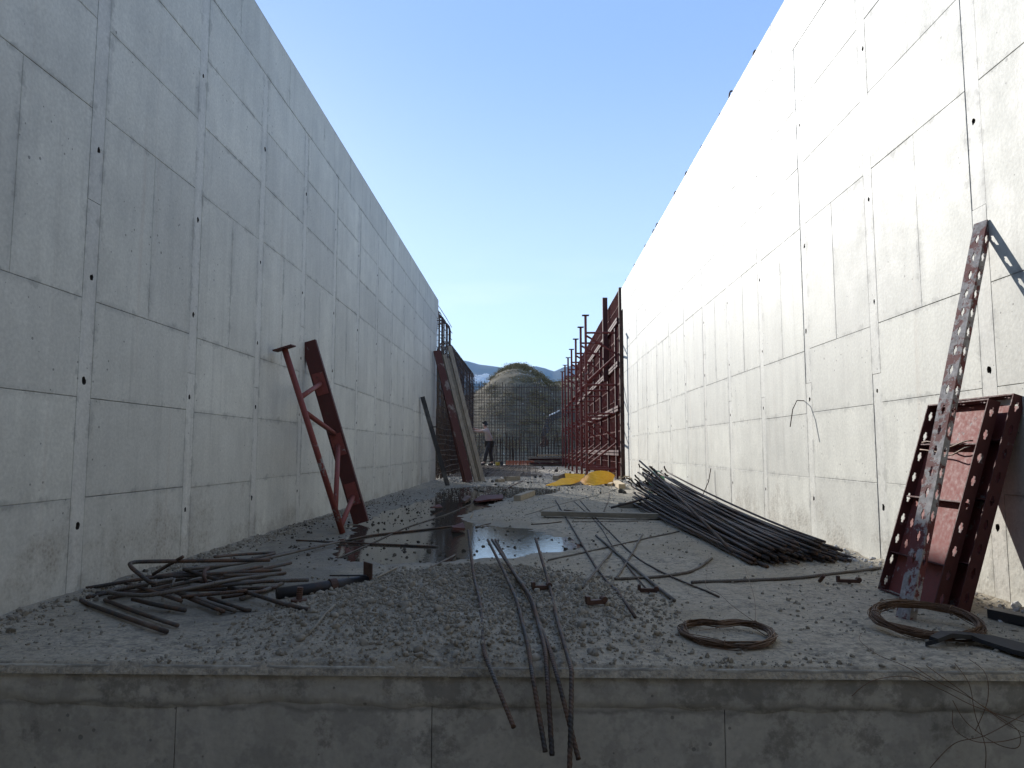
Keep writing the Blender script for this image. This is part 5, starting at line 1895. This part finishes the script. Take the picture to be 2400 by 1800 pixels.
# shirt with short sleeves
sv = [(0.02, 0, 0.93), (0.0, 0, 1.08), (-0.05, 0, 1.26), (-0.115, 0, 1.43), (-0.11, -0.19, 1.37), (-0.25, -0.185, 1.345), (-0.11, 0.19, 1.37), (-0.25, 0.188, 1.375)]
se = [(0, 1), (1, 2), (2, 3), (2, 4), (4, 5), (2, 6), (6, 7)]
skin('shirt', sv, se, [0.165, 0.15, 0.18, 0.085, 0.092, 0.074, 0.092, 0.074], M['shirt'], person, 0)
tv = [(0.02, 0, 0.95), (0.02, -0.10, 0.86), (-0.10, -0.11, 0.47), (-0.19, -0.12, 0.12), (0.03, 0.10, 0.86), (0.06, 0.11, 0.47), (0.115, 0.12, 0.12)]
te = [(0, 1), (1, 2), (2, 3), (0, 4), (4, 5), (5, 6)]
skin('trousers', tv, te, [0.168, 0.115, 0.085, 0.072, 0.115, 0.085, 0.072], M['trousers'], person, 0)
for sd in ('L', 'R'):
    a, t = Vector(V_['an' + sd]), Vector(V_['to' + sd])
    skin('shoe', [a + Vector((0.05, 0, -0.045)), a + Vector((-0.04, 0, -0.04)), t + Vector((-0.02, 0, 0.005))], [(0, 1), (1, 2)], [0.05, 0.055, 0.042], M['shoe'], person, 1)
hv = [(-0.125, 0, 1.60), (-0.155, 0, 1.652), (-0.170, 0, 1.678)]
skin('hair', hv, [(0, 1), (1, 2)], [0.05, 0.090, 0.062], M['hair'], person, 1)

# ------------------------------------------------------------------ gravel, rubble, clods and crumbs
def sample_poly(poly, n, fall=None):
    xs_ = [p[0] for p in poly]; ys_ = [p[1] for p in poly]
    out = np.zeros((0, 2))
    while len(out) < n:
        X = rs.uniform(min(xs_) - 0.15, max(xs_) + 0.15, n); Y_ = rs.uniform(max(FRONT + 0.02, min(ys_) - 0.1), max(ys_) + 0.15, n)
        m = blur_lookup(heap if fall is None else fall, X, Y_)
        keep = rs.rand(n) < m
        out = np.concatenate([out, np.stack([X[keep], Y_[keep]], 1)])
    return out[:n]
def blur_lookup(A, X, Y_):
    i = np.clip(np.round((X + 2.06) / 0.02).astype(int), 0, A.shape[0] - 1)
    j = np.clip(np.round((Y_ - FRONT) / 0.02).astype(int), 0, A.shape[1] - 1)
    return A[i, j]
def zat(X, Y_):
    return blur_lookup(GZ, X, Y_)
def stones(name, XY, S, mat, sink=0.25, fine=False):
    P = np.concatenate([XY, (zat(XY[:, 0], XY[:, 1]) + S * (0.5 - sink))[:, None]], 1)
    return tag(rocks(name, P, S, mat, fine), kind='stuff')
hp = sample_poly(HEAP, 15000)
stones('rubble', hp, 0.0018 + 0.0085 * rs.rand(15000) ** 3.4, M['gravel'])
hp = sample_poly(HEAP, 650)
stones('rubble_lumps', hp, 0.007 + 0.013 * rs.rand(650) ** 3, M['gravel'], 0.3, True)
n = 14000
X = rs.uniform(-1.95, 1.98, n); Yy = FRONT + 0.02 + rs.rand(n) ** 1.7 * 7.0
keep = rs.rand(n) < (0.25 + 0.75 * (noise_grid(X[:, None], Yy[:, None], 1.7, 77)[:, 0] > 0.48)) * (1 - np.clip(blur_lookup(wet, X, Yy), 0, 1))
XY = np.stack([X[keep], Yy[keep]], 1)
stones('loose_gravel', XY, 0.0018 + 0.009 * rs.rand(len(XY)) ** 6, M['gravel'])
n = 4200
X = rs.uniform(-2.0, 0.7, n); Yy = rs.uniform(3.2, 11, n)
m = np.clip(blur_lookup(wet, X, Yy), 0, 1) * (noise_grid(X[:, None], Yy[:, None], 1.9, 91)[:, 0] > 0.42)
m = np.maximum(m, np.exp(-((X + 2.02) / 0.25) ** 2) * 0.9)
keep = rs.rand(n) < m
XY = np.stack([X[keep], Yy[keep]], 1)
S = 0.003 + 0.013 * rs.rand(len(XY)) ** 3.5
Pz = np.maximum(zat(XY[:, 0], XY[:, 1]), WATER_Z - 0.003) + S * 0.1
tag(rocks('wet_clods', np.concatenate([XY, Pz[:, None]], 1), S, M['clod']), kind='stuff')
n = 1500
X = 2.0 - np.abs(rs.normal(0, 0.09, n)); Yy = rs.uniform(2.5, 15, n)
XY = np.stack([X, Yy], 1)
stones('wall_foot_crumbs', XY, 0.004 + 0.016 * rs.rand(n) ** 2.5, M['crumb'])
n = 1100
X = -1.99 + np.abs(rs.normal(0, 0.07, n)); Yy = rs.uniform(2.3, 9, n)
stones('wall_foot_dirt', np.stack([X, Yy], 1), 0.004 + 0.014 * rs.rand(n) ** 2.5, M['gravel'])
# gravelly far part of the slab
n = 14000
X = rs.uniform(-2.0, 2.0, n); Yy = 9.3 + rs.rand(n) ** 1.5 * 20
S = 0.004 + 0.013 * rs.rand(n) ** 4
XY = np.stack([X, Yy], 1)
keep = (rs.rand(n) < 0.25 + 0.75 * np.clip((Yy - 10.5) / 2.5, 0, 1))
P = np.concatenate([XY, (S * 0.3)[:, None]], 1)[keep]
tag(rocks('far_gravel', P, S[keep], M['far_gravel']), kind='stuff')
n = 110
X = rs.uniform(-1.6, 1.9, n); Yy = rs.uniform(10.5, 27, n)
S = 0.015 + 0.045 * rs.rand(n) ** 3
tag(rocks('dark_lumps', np.stack([X, Yy, S * 0.4], 1), S, M['clod'], True), kind='stuff')

# ------------------------------------------------------------------ air
mb = MB().box((0, 1650, 199), (6200, 6200, 402.2))
haze = mb.build('haze', [])
hm = bpy.data.materials.new('pale air')
hm.use_nodes = True
ht = hm.node_tree
for n_ in list(ht.nodes):
    ht.nodes.remove(n_)
pv = ht.nodes.new('ShaderNodeVolumePrincipled')
pv.inputs['Color'].default_value = (0.30, 0.58, 1.0, 1)
pv.inputs['Density'].default_value = 0.00011
pv.inputs['Anisotropy'].default_value = 0.0
oo = ht.nodes.new('ShaderNodeOutputMaterial')
ht.links.new(pv.outputs['Volume'], oo.inputs['Volume'])
haze.data.materials.append(hm)
tag(haze, kind='stuff')
